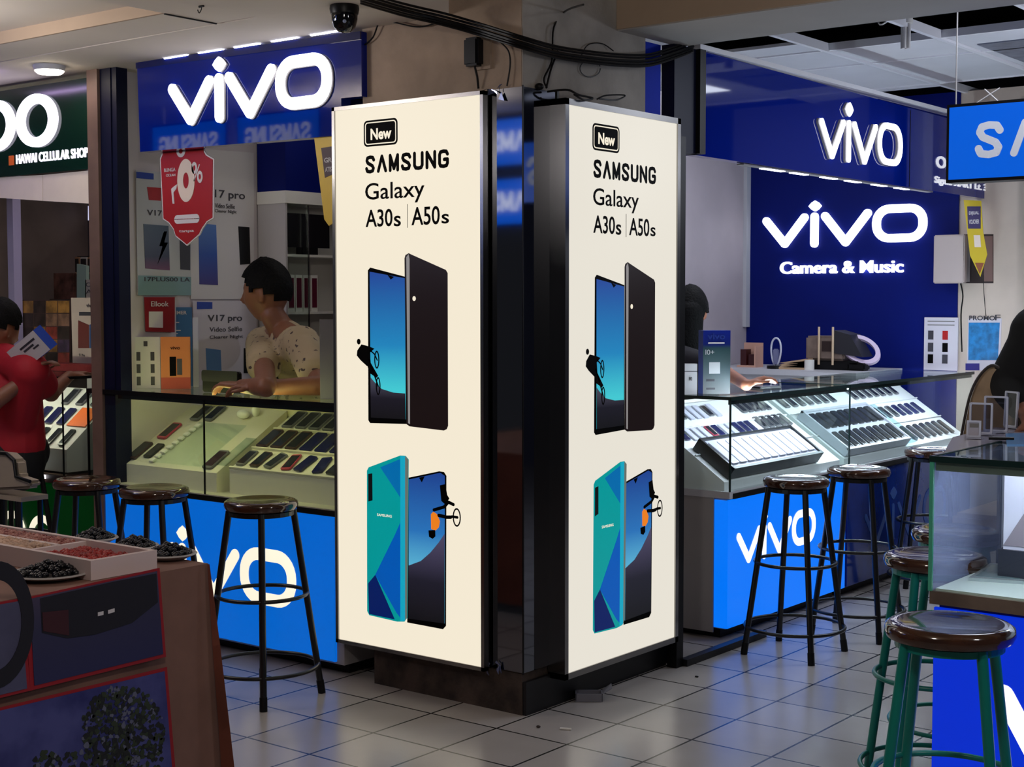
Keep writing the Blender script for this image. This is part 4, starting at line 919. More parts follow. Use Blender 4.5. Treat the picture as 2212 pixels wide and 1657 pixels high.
# round lamp over the green fascia
p = ZP(128, 160, 2.47)
t = thing('downlight', 'glowing oval lamp under the ceiling in front of the green fascia', 'lamp', (p.x, p.y-.05, 2.46))
obj('diffuser', lathe(B(), [(0, 2.462), (.05, 2.465), (.062, 2.475), (.062, 2.485), (0, 2.487)], (p.x, p.y-.05, 0), 28), mat('lit warm diffuser', (255, 255, 255), .3, emit=26, ec=(255, 240, 214)), t, smooth=True)
obj('collar', lathe(B(), [(.064, 2.478), (.07, 2.5), (0, 2.5)], (p.x, p.y-.05, 0), 28), GREYL, t, smooth=True)
area('added_violet_light', (-3.0, -.35, 2.46), .5, .05, 1.6, (.6, .45, 1), (0, 0, 1))  # violet light added to tint the ceiling, no real tube here
# compact fluorescent bulb below the beam
p = XP(1957, 105, .45); q = XP(1957, 45, .45)
t = thing('compact_fluorescent_bulb', 'unlit white compact fluorescent bulb hanging from the open ceiling', 'bulb', (q.x, q.y, p.z))
obj('holder', lathe(B(), [(0, q.z+.035), (.026, q.z+.035), (.03, q.z+.005), (.03, q.z-.012), (0, q.z-.012)], (q.x, q.y, 0), 20), WHITE, t, smooth=True)
for (dx, dy) in ((-.014, 0), (.014, .0), (0, .014), (0, -.014)):
    obj('glass_tube', tube(B(), [(q.x+dx, q.y+dy, q.z-.012), (q.x+dx, q.y+dy, p.z)], .009, 10), mat('unlit lamp glass', (216, 214, 212), .3), t, smooth=True)
obj('flex', tube(B(), smoothpts([(q.x, q.y, q.z+.03), (q.x-.10, q.y+.05, q.z+.02), (q.x-.18, q.y+.1, q.z+.05), (q.x-.16, q.y+.1, q.z+.4)]), .004, 6), WHITE, t)
# ceiling pipes and air vent in the void
tag(obj('air_vent', box(B(), .52, .98, 2.9, 3.7, 2.694, 2.70), mat('grey vent grille', (110, 116, 132), .4, noise=.4, nscale=12)), 'grey air vent in the white ceiling grid beyond the bulb', 'vent')
for k, (y, z, lab) in enumerate(((1.6, 2.86, 'grey conduit in the ceiling void close to the beam'), (2.0, 2.95, 'grey conduit in the ceiling void behind the first one'))):
    tag(obj('conduit', tube(B(), [(-1.4, y, z), (3.0, y+.2, z)], .012, 8), mat('grey conduit', (96, 96, 104), .5)), lab, 'pipe')
# black cables over the pillar
def cable(P, r, label, group='black cables across the pillar'): return tag(obj('cable', tube(B(), smoothpts(P, 6), r, 6), BLACK, smooth=True), label, 'cable', group)
base = [(780, -4), (870, 22), (960, 44), (1040, 66), (1128, 93)]; base2 = [(1128, 93), (1200, 113), (1270, 124), (1340, 131), (1400, 131), (1450, 120), (1497, 103)]
labs = ['topmost black cable of the bundle sagging across the pillar', 'second black cable from the top of the bundle across the pillar', 'thick black cable in the middle of the bundle across the pillar', 'second lowest black cable of the bundle across the pillar', 'lowest black cable of the bundle sagging across the pillar']
for k in range(5):
    dy = (-17, -9, 0, 7, 13)[k]
    P = [(ZP(px, py+dy*(.8+.02*((i*7+k*3) % 5)), 2.486-.004*k) if i < 2 else YP(px, py+dy*(.8+.02*((i*7+k*3) % 5)), (-.10 if i == 2 else -.045)-.004*k)) for i, (px, py) in enumerate(base[:-1])] + [XP(px, py+dy*(.8+.03*((i*5+k*3) % 5)) - (3 if i > 4 else 0), .035+.004*k) for i, (px, py) in enumerate(base2[:])]
    cable(P, .0065 if k == 2 else .0045, labs[k])
cable([YP(788, 97, -.012), YP(806, 80, -.015), YP(822, 45, -.02), YP(850, 48, -.02), YP(900, 58, -.02), YP(935, 52, -.02), YP(955, 40, -.03)], .003, 'thin black cable looping from the camera across the plaster', 'thin cables on the pillar')
cable([XP(1180, 190, .03), XP(1190, 150, .02), XP(1205, 110, .03)], .004, 'short cable dropping from the bundle to the mirror panels', 'thin cables on the pillar')
cable([XP(1182, 190, .03), XP(1175, 170, .02), XP(1192, 130, .02), XP(1196, 60, .02), XP(1220, 25, .02), XP(1260, 10, .575)], .0035, 'cable climbing from the mirror panels to the beam', 'thin cables on the pillar')
cable([XP(1182, 198, .03), XP(1225, 194, .09), XP(1250, 205, .10), XP(1280, 212, .09), XP(1262, 216, .10), XP(1240, 204, .09)], .004, 'cable loop lying on the pale advertisement, near the mirror panels', 'thin cables on the pillar')
cable([XP(1290, 214, .09), XP(1310, 206, .06), XP(1350, 206, .06), XP(1330, 216, .09), XP(1294, 213, .09)], .003, 'flat cable loop on top of the pale advertisement', 'thin cables on the pillar')
cable([XP(1275+22*math.cos(a), 148+18*math.sin(a), .012) for a in [i*.5 for i in range(13)]], .0018, 'small wire ring hanging on the plaster below the bundle', 'thin cables on the pillar')
cable([XP(1255, 122, .02), XP(1270, 97, .012), XP(1300, 94, .012), XP(1325, 110, .02)], .002, 'thin wire arching above the bundle', 'thin cables on the pillar')
cable([YP(1080, 90, -.02), YP(1098, 110, -.012), YP(1102, 140, -.012), YP(1095, 186, -.015)], .0028, 'thin wire falling from the bundle to the mirror panels', 'thin cables on the pillar')
a = FY(-.0).ab(YP(1037, 112, 0))
t = thing('power_adapter', 'black power adapter on the pillar plaster under the cable bundle', 'adapter', (a[0], -.02, a[1]-.06))
F = FY(0); obj('wall_plate', fbox(B(), F, a[0]-.01, a[0]+.055, a[1]-.065, a[1]+.06, 0, .012), PLASTER, t)
obj('body', fbox(B(), F, a[0]-.035, a[0]+.03, a[1]-.055, a[1]+.045, .012, .055), BLACK, t, bevel=.008)
obj('lead', tube(B(), [F.p(a[0]+.0, a[1]-.055, .03), F.p(a[0]+.003, a[1]-.09, .02), F.p(a[0]+.0, a[1]-.13, .01)], .004, 6), BLACK, t)
p = XP(1165, 187, .02); tag(obj('cable_clip', ball(B(), p, .016, 1, 1, .8), BLACK, smooth=True), 'round black cable clip at the top of the mirror panels', 'clip')
# crumpled wrapping at the top and foot of the mirror panel
for (z, lab) in ((2.205, 'crumpled shiny film at the top of the mirror panel'), (.165, 'torn blue film at the foot of the mirror panel')):
    bm = B(); rr = random.Random(int(z*10))
    for k in range(7):
        o = Vector((-.125+rr.uniform(-.02, .05), -.014-rr.random()*.008, z+rr.uniform(-.02, .02))); P = [o+Vector((rr.uniform(-.02, .02), rr.uniform(-.006, .0), rr.uniform(-.02, .02))) for i in range(3)]
        v = [bm.verts.new(p) for p in P]+[bm.verts.new(p+Vector((0, -.003, 0))) for p in P]
        for fc in ((0, 1, 2), (5, 4, 3), (0, 3, 4, 1), (1, 4, 5, 2), (2, 5, 3, 0)): bm.faces.new([v[i] for i in fc])
    tag(obj('torn_film', bm, mat('crumpled film', (120, 130, 170), .2, .6)), lab, 'film', 'torn film on the mirror panel')
# litter on the floor
p = ZP(1272, 1512, 0); f = Fr(p, (.8, .6, 0), (-.6, .8, 0))
t = thing('plastic_tray', 'crushed clear plastic tray on the floor by the dark skirting', 'litter', p)
bm = B(); fbox(bm, f, -.05, .05, -.03, .03, .001, .004)
for q in ((-.05, .05, -.03, -.026), (-.05, .05, .026, .03), (-.05, -.046, -.03, .03), (.046, .05, -.03, .03)): fbox(bm, f, *q, .004, .03)
obj('tub', bm, mat('scuffed plastic', (120, 120, 130), .2), t)
obj('lid', hexa(B(), [f.p(.05, -.03, .028), f.p(.085, -.01, .045), f.p(.085, .04, .05), f.p(.05, .03, .028), f.p(.05, -.03, .031), f.p(.085, -.01, .048), f.p(.085, .04, .053), f.p(.05, .03, .031)]), mat('scuffed plastic', (120, 120, 130), .2), t)
p = ZP(1222, 1577, 0); tag(obj('cigarette_butt', tube(B(), [p+Vector((-.018, -.008, .004)), p+Vector((.018, .008, .004))], .004, 8), WHITE), 'white cigarette butt on the floor in front of the pillar', 'litter')
p = ZP(1163, 1572, 0); tag(obj('pebble', ball(B(), p+Vector((0, 0, .004)), .007, 1.2, .9, .6), DIRTY, smooth=True), 'small brown pebble on the floor at the pillar corner', 'litter')
p = ZP(1505, 1463, 0); tag(obj('pebble', ball(B(), p+Vector((0, 0, .003)), .006, 1.4, .9, .5), BLACK, smooth=True), 'small dark speck of litter on the tiles beside the black post', 'litter')

# ================================================================== left shop interior
FW = FX(-2.296)
def wq(P): return [FW.ab(XP(px, py, -2.296)) for px, py in P]
def wallposter(name, label, P, m, items, cat='poster', c0=0, F=FW, conv=None):
    cv = conv or wq; t_ = cv(P); a0 = min(p[0] for p in t_); a1 = max(p[0] for p in t_); b0 = min(p[1] for p in t_); b1 = max(p[1] for p in t_)
    g = thing(name, label, cat, F.p((a0+a1)/2, b0, c0)); obj('sheet', fpoly(B(), F, t_, c0, c0+.002), m, g)
    for it in items:
        if it[0] == 'poly': obj(it[1], fpoly(B(), F, cv(it[2]), c0+.002, c0+.0035), it[3], g)
        else:
            _, s, x0, x1, y0, y1, mm, bold = it; A = cv([(x0, (y0+y1)/2)])[0]; Q = cv([(x1, (y0+y1)/2)])[0]; lo = cv([((x0+x1)/2, y1)])[0][1]; hi = cv([((x0+x1)/2, y0)])[0][1]
            obj('lettering', text_bm(F, s, A[0], Q[0], lo, hi, c0+.0035, c0+.0045, bold), mm, g)
    return g
DK = mat('dark grey print', (60, 58, 66), .5)
wallposter('poster', 'large white wall poster with a blue curved phone and a dark phone', [(412, 320), (548, 330), (548, 646), (412, 646)], WHITEP,
    [('poly', 'phone_picture', [(428, 482), (466, 486), (470, 616), (430, 614)], lit_gradient('printed blue curve phone', [(0, (70, 60, 130)), (.5, (40, 80, 170)), (1, (90, 130, 200))], 0, 'Z', False)),
     ('poly', 'dark_phone_picture', [(514, 489), (538, 491), (540, 570), (518, 572)], BLACK), ('text', '17 pro', 463, 528, 412, 434, DK, .01), ('text', 'Video Selfie', 463, 506, 440, 450, DK, .0), ('text', 'Clearer Night', 463, 510, 453, 462, DK, 0)])
wallposter('poster', 'white wall poster with a dark glossy phone behind the red hanging sign', [(292, 368), (411, 376), (411, 638), (296, 638)], mat('grey white paper', (190, 192, 196), .6),
    [('poly', 'phone_picture', [(308, 484), (362, 488), (365, 584), (312, 580)], lit_gradient('printed dusk phone', [(0, (110, 60, 90)), (.3, (40, 44, 66)), (1, (50, 70, 84))], 0, 'Z', False)),
     ('poly', 'flash_picture', [(352, 500), (342, 532), (349, 532), (338, 572), (361, 524), (353, 524), (359, 500)], WHITEP), ('poly', 'dark_phone_picture', [(386, 500), (409, 504), (409, 584), (388, 582)], DK),
     ('poly', 'blue_label', [(293, 371), (330, 375), (330, 388), (293, 385)], BLUEP), ('poly', 'orange_label', [(316, 404), (346, 406), (346, 434), (320, 432)], RED),
     ('poly', 'teal_band', [(297, 595), (411, 598), (411, 638), (297, 638)], mat('teal grey print', (128, 160, 166), .6)), ('text', 'V17', 316, 348, 454, 466, DK, .01), ('text', '17PLUS00 LA', 310, 408, 599, 608, DK, .01)], c0=.003)
wallposter('poster', 'white poster with a violet phone and thin capitals behind the salesman', [(414, 650), (552, 650), (552, 832), (420, 832)], mat('lilac white paper', (208, 202, 212), .6),
    [('poly', 'blue_label', [(423, 652), (456, 653), (456, 667), (423, 668)], BLUEP), ('text', 'V17 pro', 446, 520, 680, 698, DK, .015), ('text', 'Video Selfie', 450, 520, 706, 716, DK, 0), ('text', 'Clearer Night', 450, 522, 724, 733, DK, 0),
     ('poly', 'phone_picture', [(442, 752), (474, 756), (476, 806), (444, 806)], mat('printed pale blue phones', (90, 130, 180), .4)), ('poly', 'dark_phone_picture', [(524, 752), (536, 752), (536, 806), (524, 806)], BLACK)], c0=.006)
wallposter('poster', 'red notice with a white square above the small product list', [(308, 642), (374, 642), (374, 718), (311, 716)], mat('deep red card', (140, 20, 30), .5), [('poly', 'white_square', [(318, 673), (348, 673), (348, 708), (318, 707)], WHITEP), ('text', 'Ellook', 322, 360, 651, 662, WHITEP, .01)], c0=.01)
# hanging red and yellow signs
F = FY(.05)
def q5(P): return [F.ab(YP(px, py, .05)) for px, py in P]
P = [(352, 300), (440, 300), (440, 328), (445, 336), (460, 345), (459, 470), (446, 478), (436, 492), (430, 505), (404, 528), (380, 508), (376, 494), (366, 480), (354, 472), (348, 345), (352, 334)]
t = thing('hanging_sign', 'red scalloped hanging sign with a big zero under the blue fascia', 'sign', F.p(q5([(403, 528)])[0][0], q5([(403, 528)])[0][1]))
def grow(P, k): cx = sum(p[0] for p in P)/len(P); cy = sum(p[1] for p in P)/len(P); return [(cx+(p[0]-cx)*k, cy+(p[1]-cy)*(1+(k-1)*.6)) for p in P]
obj('border', fpoly(B(), F, q5(grow(P, 1.045)), -.006, 0), WHITEP, t); obj('panel', fpoly(B(), F, q5(P), 0, .002), mat('crimson card', (168, 26, 30), .4), t)
z0 = q5([(403, 390)])[0]; obj('zero', ring(B(), F, ell(*z0, .057, .092, 32), ell(*z0, .019, .034, 32), .002, .004), mat('cream print', (230, 214, 200), .5), t)
bm = B()
for (px, py) in ((421, 363), (433, 382)): c = q5([(px, py)])[0]; ring(bm, F, ell(*c, .018, .026, 16), ell(*c, .008, .012, 16), .002, .004)
fstroke(bm, F, q5([(432, 356), (420, 392)]), .006, .002, .004); obj('percent_sign', bm, WHITEP, t); bm = B(); c = q5([(392, 325)])[0]; ring(bm, F, ell(*c, .03, .03, 20), ell(*c, .014, .014, 20), .002, .004); obj('round_print', bm, WHITEP, t)
A = q5([(378, 484), (432, 462)]); obj('pill', fpoly(B(), F, rrect(A[0][0], A[1][0], A[0][1], A[1][1], .02), .002, .004), WHITEP, t)
obj('pill_lettering', text_bm(F, 'KREDIT', A[0][0]+.018, A[1][0]-.018, A[0][1]+.018, A[1][1]-.018, .004, .005, .03), RED, t)
bm = B(); A = q5([(356, 372), (380, 362), (360, 382), (380, 375)]); text_bm(F, 'BUNGA', A[0][0], A[1][0], A[0][1], A[1][1], .002, .004, .01, bm); text_bm(F, 'CICILAN', A[2][0], A[3][0], A[2][1], A[3][1], .002, .004, .01, bm); A = q5([(388, 504), (420, 496)]); text_bm(F, 'tanpa', A[0][0], A[1][0], A[0][1], A[1][1], .002, .004, .01, bm); obj('lettering', bm, WHITEP, t)
P = q5([(371, 408), (378, 402), (384, 398), (382, 408), (376, 416), (378, 440), (374, 440)]); obj('figure_print', fpoly(B(), F, P, .002, .0035), WHITEP, t)
F = FY(-.02)
def q6(P): return [F.ab(YP(px, py, -.015)) for px, py in P]
F = FY(-.015); P = [(680, 297), (722, 292), (724, 480), (712, 488), (702, 474)]
t = thing('hanging_sign', 'yellow hanging sign with a dark block beside the cream advertisement', 'sign', F.p(q6([(712, 488)])[0][0], q6([(712, 488)])[0][1]))
obj('panel', fpoly(B(), F, q6(P), 0, .004), YELLOW, t); obj('dark_block', fpoly(B(), F, q6([(696, 320), (722, 316), (722, 376), (704, 384)]), .004, .006), mat('dark plum print', (60, 22, 34), .5), t)
bm = B(); A = q6([(703, 352), (719, 340)]); text_bm(F, 'GR', A[0][0], A[1][0], A[0][1], A[1][1], .006, .007, .02, bm); A = q6([(705, 372), (719, 360)]); text_bm(F, 'ATIS', A[0][0], A[1][0], A[0][1], A[1][1], .006, .007, .02, bm); obj('lettering', bm, WHITEP, t)
# display cabinet along the wall
t = thing('display_cabinet', 'white wall cabinet with a blue head and open shelves behind the salesman', 'cabinet', (-2.2, 1.3, 0))
obj('head', box(B(), -2.295, -2.096, .854, 2.08, 2.005, 2.49), BLUEW, t); obj('head_rim', box(B(), -2.297, -2.092, .850, 2.08, 1.945, 2.005), WHITE, t)
obj('back_board', box(B(), -2.295, -2.28, .86, 2.08, 1.0, 1.945), WHITE, t)
obj('side_board', box(B(), -2.295, -2.10, .854, .866, 0, 1.945), mat('grey white side', (186, 182, 184), .5), t)
obj('lower_cupboard', box(B(), -2.295, -2.1, .866, 2.08, 0, 1.0), GREYB, t)
for z in (1.42, 1.70): obj('shelf', box(B(), -2.29, -2.1, .866, 2.08, z-.012, z), WHITE, t)
obj('glass_door', box(B(), -2.10, -2.094, .87, 1.00, 1.0, 1.94), GLASS, t)
bm = B(); box(bm, -2.098, -2.092, .998, 1.004, 1.0, 1.94); obj('door_edge', bm, CHROME, t)
pA = XP(588, 455, -2.12); pB = XP(712, 540, -2.12)
t = thing('television', 'black screen on the upper shelf of the wall cabinet', 'television', (-2.14, (pA.y+pB.y)/2, 1.72))
obj('panel', box(B(), -2.15, -2.12, max(pA.y, .875), pB.y, 1.735, 1.90), mat('black screen casing', (20, 18, 22), .25), t); obj('stand', box(B(), -2.16, -2.11, .98, 1.08, 1.70, 1.735), BLACK, t)
for k in range(4):
    y = .905+k*.052
    o = thing('phone_box', 'dark red phone box, %s from the glass door on the lower cabinet shelf' % ORD[k], 'box', (-2.14, y, 1.42), 'dark red boxes on the cabinet shelf')
    obj('carton', box(B(), -2.17, -2.118, y-.022, y+.022, 1.42, 1.60), WHITE, o); obj('front_print', box(B(), -2.118, -2.116, y-.016, y+.016, 1.44, 1.585), mat('plum print', (96, 22, 48), .4), o)
# things standing on the yellow-lit showcase
CAMDIR = Vector((.74, -.67, 0)).normalized(); SIDE = Vector((.67, .74, 0)).normalized()
def standee(name, label, px0, px1, pyb, pyt, depth_th, m, items=(), z=1.0765, cat='card stand', side_m=None, yawv=SIDE, wall=None):
    b = YP((px0+px1)/2, pyb, wall) if wall else ZP((px0+px1)/2, pyb, z); dep = (b-CAM).dot(_f); wd = (px1-px0)*dep/FPX; ht = (pyb-pyt)*dep/FPX
    f = Fr(b, yawv, (0, 0, 1)); g = thing(name, label, cat, b)
    obj('body', fbox(B(), f, -wd/2, wd/2, 0, ht, -depth_th, 0), side_m or m, g); obj('face', fbox(B(), f, -wd/2, wd/2, 0, ht, 0, .002), m, g)
    for it in items:
        if it[0] == 'box': _, nm, u0, u1, v0, v1, mm = it; obj(nm, fbox(B(), f, -wd/2+u0*wd, -wd/2+u1*wd, v0*ht, v1*ht, .002, .0035), mm, g)
        else: _, s, u0, u1, v0, v1, mm, bold = it; obj('lettering', text_bm(f, s, -wd/2+u0*wd, -wd/2+u1*wd, v0*ht, v1*ht, .0035, .0045, bold), mm, g)
    return g, f, wd, ht
standee('product_list', 'white product list card on the yellow-lit showcase, in front of the red notice', 287, 346, 839, 728, .02, WHITEP, [('box', 'swoosh_print', .42, .56, .82, .92, DK)]+[('box', 'phone_print', u, u+.14, v, v+.17, DK) for v in (.06, .30, .54) for u in (.16, .66)])
standee('card_stand', 'orange card with a phone picture on the yellow-lit showcase, in front of the blue card', 349, 411, 840, 728, .05, mat('orange cardboard', (206, 120, 62), .5), [('box', 'red_band', 0, 1, 0, .22, mat('brick print', (176, 66, 44), .5)), ('box', 'phone_print', .30, .52, .25, .62, INK), ('box', 'phone_print', .55, .72, .27, .58, DK), ('text', 'vivo', .33, .66, .76, .82, INK, .01)])
standee('card_stand', 'tall blue card with white lines standing behind the orange card', 356, 416, 834, 664, .03, mat('steel blue card', (48, 110, 160), .5), [('text', 'HAMMER', .08, .82, .91, .955, WHITEP, .02), ('box', 'line_print', .1, .55, .80, .815, WHITEP), ('box', 'line_print', .1, .6, .70, .712, WHITEP), ('box', 'line_print', .1, .5, .66, .672, WHITEP)], side_m=mat('royal blue card', (24, 60, 140), .5))
standee('acrylic_stand', 'thin clear acrylic stand beside the blue card', 418, 430, 836, 686, .01, mat('clear acrylic rim', (206, 210, 226), .15))
standee('acrylic_sheet', 'upright grey sheet at the end of the yellow-lit showcase against the cream advertisement', 692, 722, 862, 690, .01, mat('grey violet sheet', (110, 106, 122), .4))
p = ZP(597, 846, 1.0765); t = thing('earphones', 'black and white earphones on the showcase beside the salesman forearm', 'earphones', p)
bm = B(); tube(bm, smoothpts([p+Vector((0, 0, .004)), p+Vector((.01, .0, .03)), p+Vector((-.006, .01, .06)), p+Vector((.006, .0, .085))]), .006, 8); obj('cable', bm, BLACK, t, smooth=True)
obj('earbud', ball(B(), p+Vector((-.02, -.02, .009)), .009), WHITE, t, smooth=True); obj('earbud', ball(B(), p+Vector((.02, .018, .009)), .009), WHITE, t, smooth=True)

# ================================================================== green shop interior
FO = FX(-4.19)
def oq(P): return [FO.ab(XP(px, py, -4.19)) for px, py in P]
p = YP(30, 560, .6); tag(obj('shop_post', box(B(), p.x-.028, p.x+.028, .58, .63, 0, 2.5), mat('lavender post', (166, 156, 196), .5)), 'lavender post inside the green shop', 'post')
Fr1 = FY(1.2)
def rq(P): return [Fr1.ab(YP(px, py, 1.2)) for px, py in P]
wallposter('poster', 'pale wall sheet with small dark squares beside the lavender post', [(44, 424), (110, 428), (112, 548), (46, 548)], mat('taupe sheet', (128, 112, 108), .6), [('poly', 'square_print', [(x, y), (x+w_, y), (x+w_, y+h_), (x, y+h_)], DK) for (x, y, w_, h_) in ((48, 454, 22, 9), (80, 460, 14, 9), (80, 484, 14, 5), (50, 504, 20, 20))], F=Fr1, conv=rq)
tag(obj('lit_window', fpoly(B(), Fr1, rq([(193, 445), (232, 445), (232, 476), (193, 476)]), 0, .01), mat('lit pale window', (200, 200, 220), .4, emit=.9, ec=(206, 206, 240))), 'small bright screen high on the rear of the green shop', 'screen')
tag(obj('roller_shutter', fpoly(B(), Fr1, rq([(112, 430), (240, 440), (240, 560), (112, 560)]), -.06, -.04), mat('dark grey shutter', (62, 54, 58), .6)), 'dark grey shutter at the rear of the green shop', 'shutter')
pk = phone_mesh('accessory_pack', mat('clear pack card', (150, 110, 80), .5), mat('dark accessory', (30, 26, 26), .4), .06, .10, .012)
pk2 = phone_mesh('accessory_pack', mat('white pack card', (176, 168, 160), .5), mat('dark accessory', (30, 26, 26), .4), .06, .10, .012)
n = 0
tag(obj('hook_rail', tube(B(), [YP(46, 556, 1.17), YP(225, 556, 1.17)], .008), BLACK), 'upper black hook rail in the green shop', 'rail'); tag(obj('hook_rail', tube(B(), [YP(-20, 604, 1.17), YP(225, 612, 1.17)], .008), BLACK), 'lower black hook rail in the green shop', 'rail')
for row, (py, xs) in enumerate(((574, (52, 66, 82, 96, 110, 124, 138, 152, 168, 184, 200, 214)), (622, (-8, 4, 14, 50, 64, 78, 100, 114, 128, 142, 156)))):
    for i, px in enumerate(xs):
        o = bpy.data.objects.new('accessory_pack', pk if (i*5+row) % 3 else pk2); col.objects.link(o); p = YP(px, py, 1.16); f = Fr((0, 1.16, 0), (1, 0, 0), (0, 0, 1)); o.matrix_world = f.mat(p.x, p.z) @ Matrix.Rotation(random.uniform(-.08, .08), 4, 'Z')
        tag(o, 'accessory pack, %s on the %s hook rail, counting towards the brown door edge' % (ORD[i], ('upper', 'lower')[row]), 'pack', 'accessory packs on hook rails')
for i, (P, m, lab) in enumerate((([(92, 588), (110, 588), (110, 646), (94, 646)], mat('pale lit card', (170, 182, 206), .4), 'pale upright card among the accessory packs'), ([(112, 590), (158, 590), (158, 646), (112, 646)], mat('brown carton', (110, 70, 60), .5, noise=.7, nscale=14), 'brown patterned carton beside the pale upright card'),
                            ([(166, 570), (186, 574), (186, 646), (166, 646)], mat('mint card', (150, 172, 160), .5), 'mint green upright card in the green shop'), ([(184, 604), (222, 604), (222, 646), (184, 646)], mat('paper sign', (190, 180, 170), .5), 'paper sign reading open above the big phone poster'))):
    F7 = FY(1.0)
    g = tag(obj('display_card', fpoly(B(), F7, [F7.ab(YP(px, py, 1.0)) for px, py in P], -.02, 0), m), lab, 'card')
    if i == 3: A = F7.ab(YP(186, 622, 1.0)); Q = F7.ab(YP(220, 610, 1.0)); C_ = F7.ab(YP(186, 634, 1.0)); D_ = F7.ab(YP(210, 625, 1.0)); bm = text_bm(F7, 'Open', A[0], Q[0], A[1], Q[1], 0, .001, .0); text_bm(F7, 'Air', C_[0], D_[0], C_[1], D_[1], 0, .001, 0, bm); obj('lettering', bm, DK, g)
q0 = YP(60, 646, 1.0); q1 = YP(240, 646, 1.0)
tag(obj('wall_shelf', box(B(), q0.x, q1.x, .97, 1.49, q0.z-.02, q0.z), mat('dark shelf board', (60, 46, 42), .5)), 'dark shelf board carrying the upright cards in the green shop', 'shelf')
F8 = FY(.62)
def eq(P): return [F8.ab(YP(px, py, .62)) for px, py in P]
wallposter('poster', 'big phone poster with red and blue folded phones beside the brown door edge', [(154, 643), (232, 643), (232, 804), (158, 804)], mat('beige card', (196, 178, 166), .6),
    [('text', 'vivo', 188, 202, 656, 664, DK, .01), ('poly', 'band', [(172, 674), (218, 674), (218, 682), (172, 682)], DK), ('poly', 'red_phone_picture', [(170, 692), (193, 702), (193, 752), (170, 752)], mat('printed brick phone', (110, 50, 46), .4)), ('poly', 'blue_phone_picture', [(194, 702), (218, 690), (220, 752), (194, 752)], mat('printed denim phone', (50, 80, 130), .4)), ('text', 'S1 Pro', 172, 184, 764, 770, DK, 0)], F=F8, conv=eq)
p_ = F8.p(eq([(195, 804)])[0][0], 0); po = [o for o in bpy.data.objects if o.get('label', '').startswith('big phone poster')][0]
obj('stand_post', box(B(), p_.x-.03, p_.x+.03, .62, .66, 0, 1.3), GREYB, po)
g = thing('patchwork_poster', 'patchwork of small colour photographs behind the red-shirted person', 'poster', F8.p(eq([(95, 800)])[0][0], 1.11))
rr = random.Random(11)
obj('sheet', fpoly(B(), FY(.64), [FY(.64).ab(YP(px, py, .64)) for px, py in ((46, 648), (150, 648), (150, 790), (46, 790))], -.01, 0), mat('dark photo sheet', (70, 50, 50), .6), g)
for r_ in range(5):
    for c_ in range(4):
        x = 48+c_*26; y = 650+r_*28; cc = rr.choice([(120, 70, 50), (150, 110, 90), (80, 60, 90), (170, 120, 60), (60, 44, 40), (150, 60, 50)])
        obj('photo', fpoly(B(), FY(.64), [FY(.64).ab(YP(px, py, .64)) for px, py in ((x, y), (x+24, y), (x+24, y+26), (x, y+26))], 0, .002), mat('photo %d' % (cc[0]*7+cc[1]), cc, .5, noise=.6, nscale=16), g)
P = [YP(px, py, .45) for px, py in ((96, 808), (236, 808))]
tag(obj('red_cloth', box(B(), P[0].x, P[1].x, .46, .56, 1.112, 1.15), mat('red cloth', (120, 16, 20), .8, bump=.3)), 'red cloth folded on the rear edge of the green-based showcase', 'cloth')

# ================================================================== right shop interior
def standr(name, label, *a, **k): return standee(name, label, *a, z=1.058, **k)
standr('card_stand', 'blue and grey phone carton standing at the end of the aisle showcase', 1517, 1578, 851, 714, .07, lit_gradient('printed teal card', [(0, (120, 122, 124)), (.4, (80, 96, 100)), (.72, (50, 78, 82)), (.78, (10, 30, 110)), (1, (12, 40, 150))], 0, 'Z', False),
    [('text', 'vivo', .15, .80, .86, .955, mat('deep blue print', (30, 60, 150), .5), .02), ('box', 'white_print', .18, .78, .79, .815, WHITEP), ('text', 'I0+', .08, .40, .62, .70, WHITEP, .0), ('box', 'phone_print', .22, .62, .32, .50, mat('silver print', (190, 190, 192), .5)), ('box', 'line_print', .12, .42, .20, .235, DK), ('box', 'line_print', .12, .44, .07, .10, DK)], side_m=mat('periwinkle card', (70, 92, 170), .5))
standr('phone_box', 'small white phone box beside the blue and grey carton', 1477, 1506, 852, 786, .04, WHITEP, [('box', 'lid_line', 0, 1, .74, .76, DK), ('text', 'vivo', .35, .6, .45, .62, DK, .0)], cat='box')
# rear desk with clutter
D0 = YP(1640, 798, 3.75); D1 = YP(1851, 790, 3.75); dz = D0.z
t = thing('rear_desk', 'grey rear desk along the deep blue wall', 'desk', ((D0.x+D1.x)/2, 3.95, 0))
obj('top', box(B(), -1.55, D1.x, 3.74, 4.39, dz-.03, dz), GREYL, t); obj('front', box(B(), -1.5, D1.x-.01, 3.76, 3.78, .02, dz-.03), GREYL, t); obj('side', box(B(), D1.x-.03, D1.x-.005, 3.78, 4.38, .02, dz-.03), GREYB, t)
p = YP(1622, 800, 4.0)
def onp(px, y): q = YP(px, 800, y); return Vector((q.x, y, dz))
b = onp(1613, 3.95); t = thing('carton', 'pink open carton with dark items on the rear desk', 'box', b)
obj('shell', box(box(box(B(), b.x-.07, b.x+.06, 3.95, 4.05, dz, dz+.012), b.x-.07, b.x+.06, 4.04, 4.05, dz+.012, dz+.15), b.x+.05, b.x+.06, 3.95, 4.04, dz+.012, dz+.13), mat('pink carton', (206, 160, 140), .6), t)
obj('dark_items', box(box(B(), b.x-.05, b.x-.01, 3.96, 4.02, dz+.012, dz+.11), b.x+.0, b.x+.035, 3.97, 4.02, dz+.012, dz+.08), mat('maroon plastic', (60, 16, 18), .4), t)
b = onp(1676, 3.9); t = thing('glass_dome', 'small clear bell-shaped figure on a black foot on the rear desk', 'ornament', b)
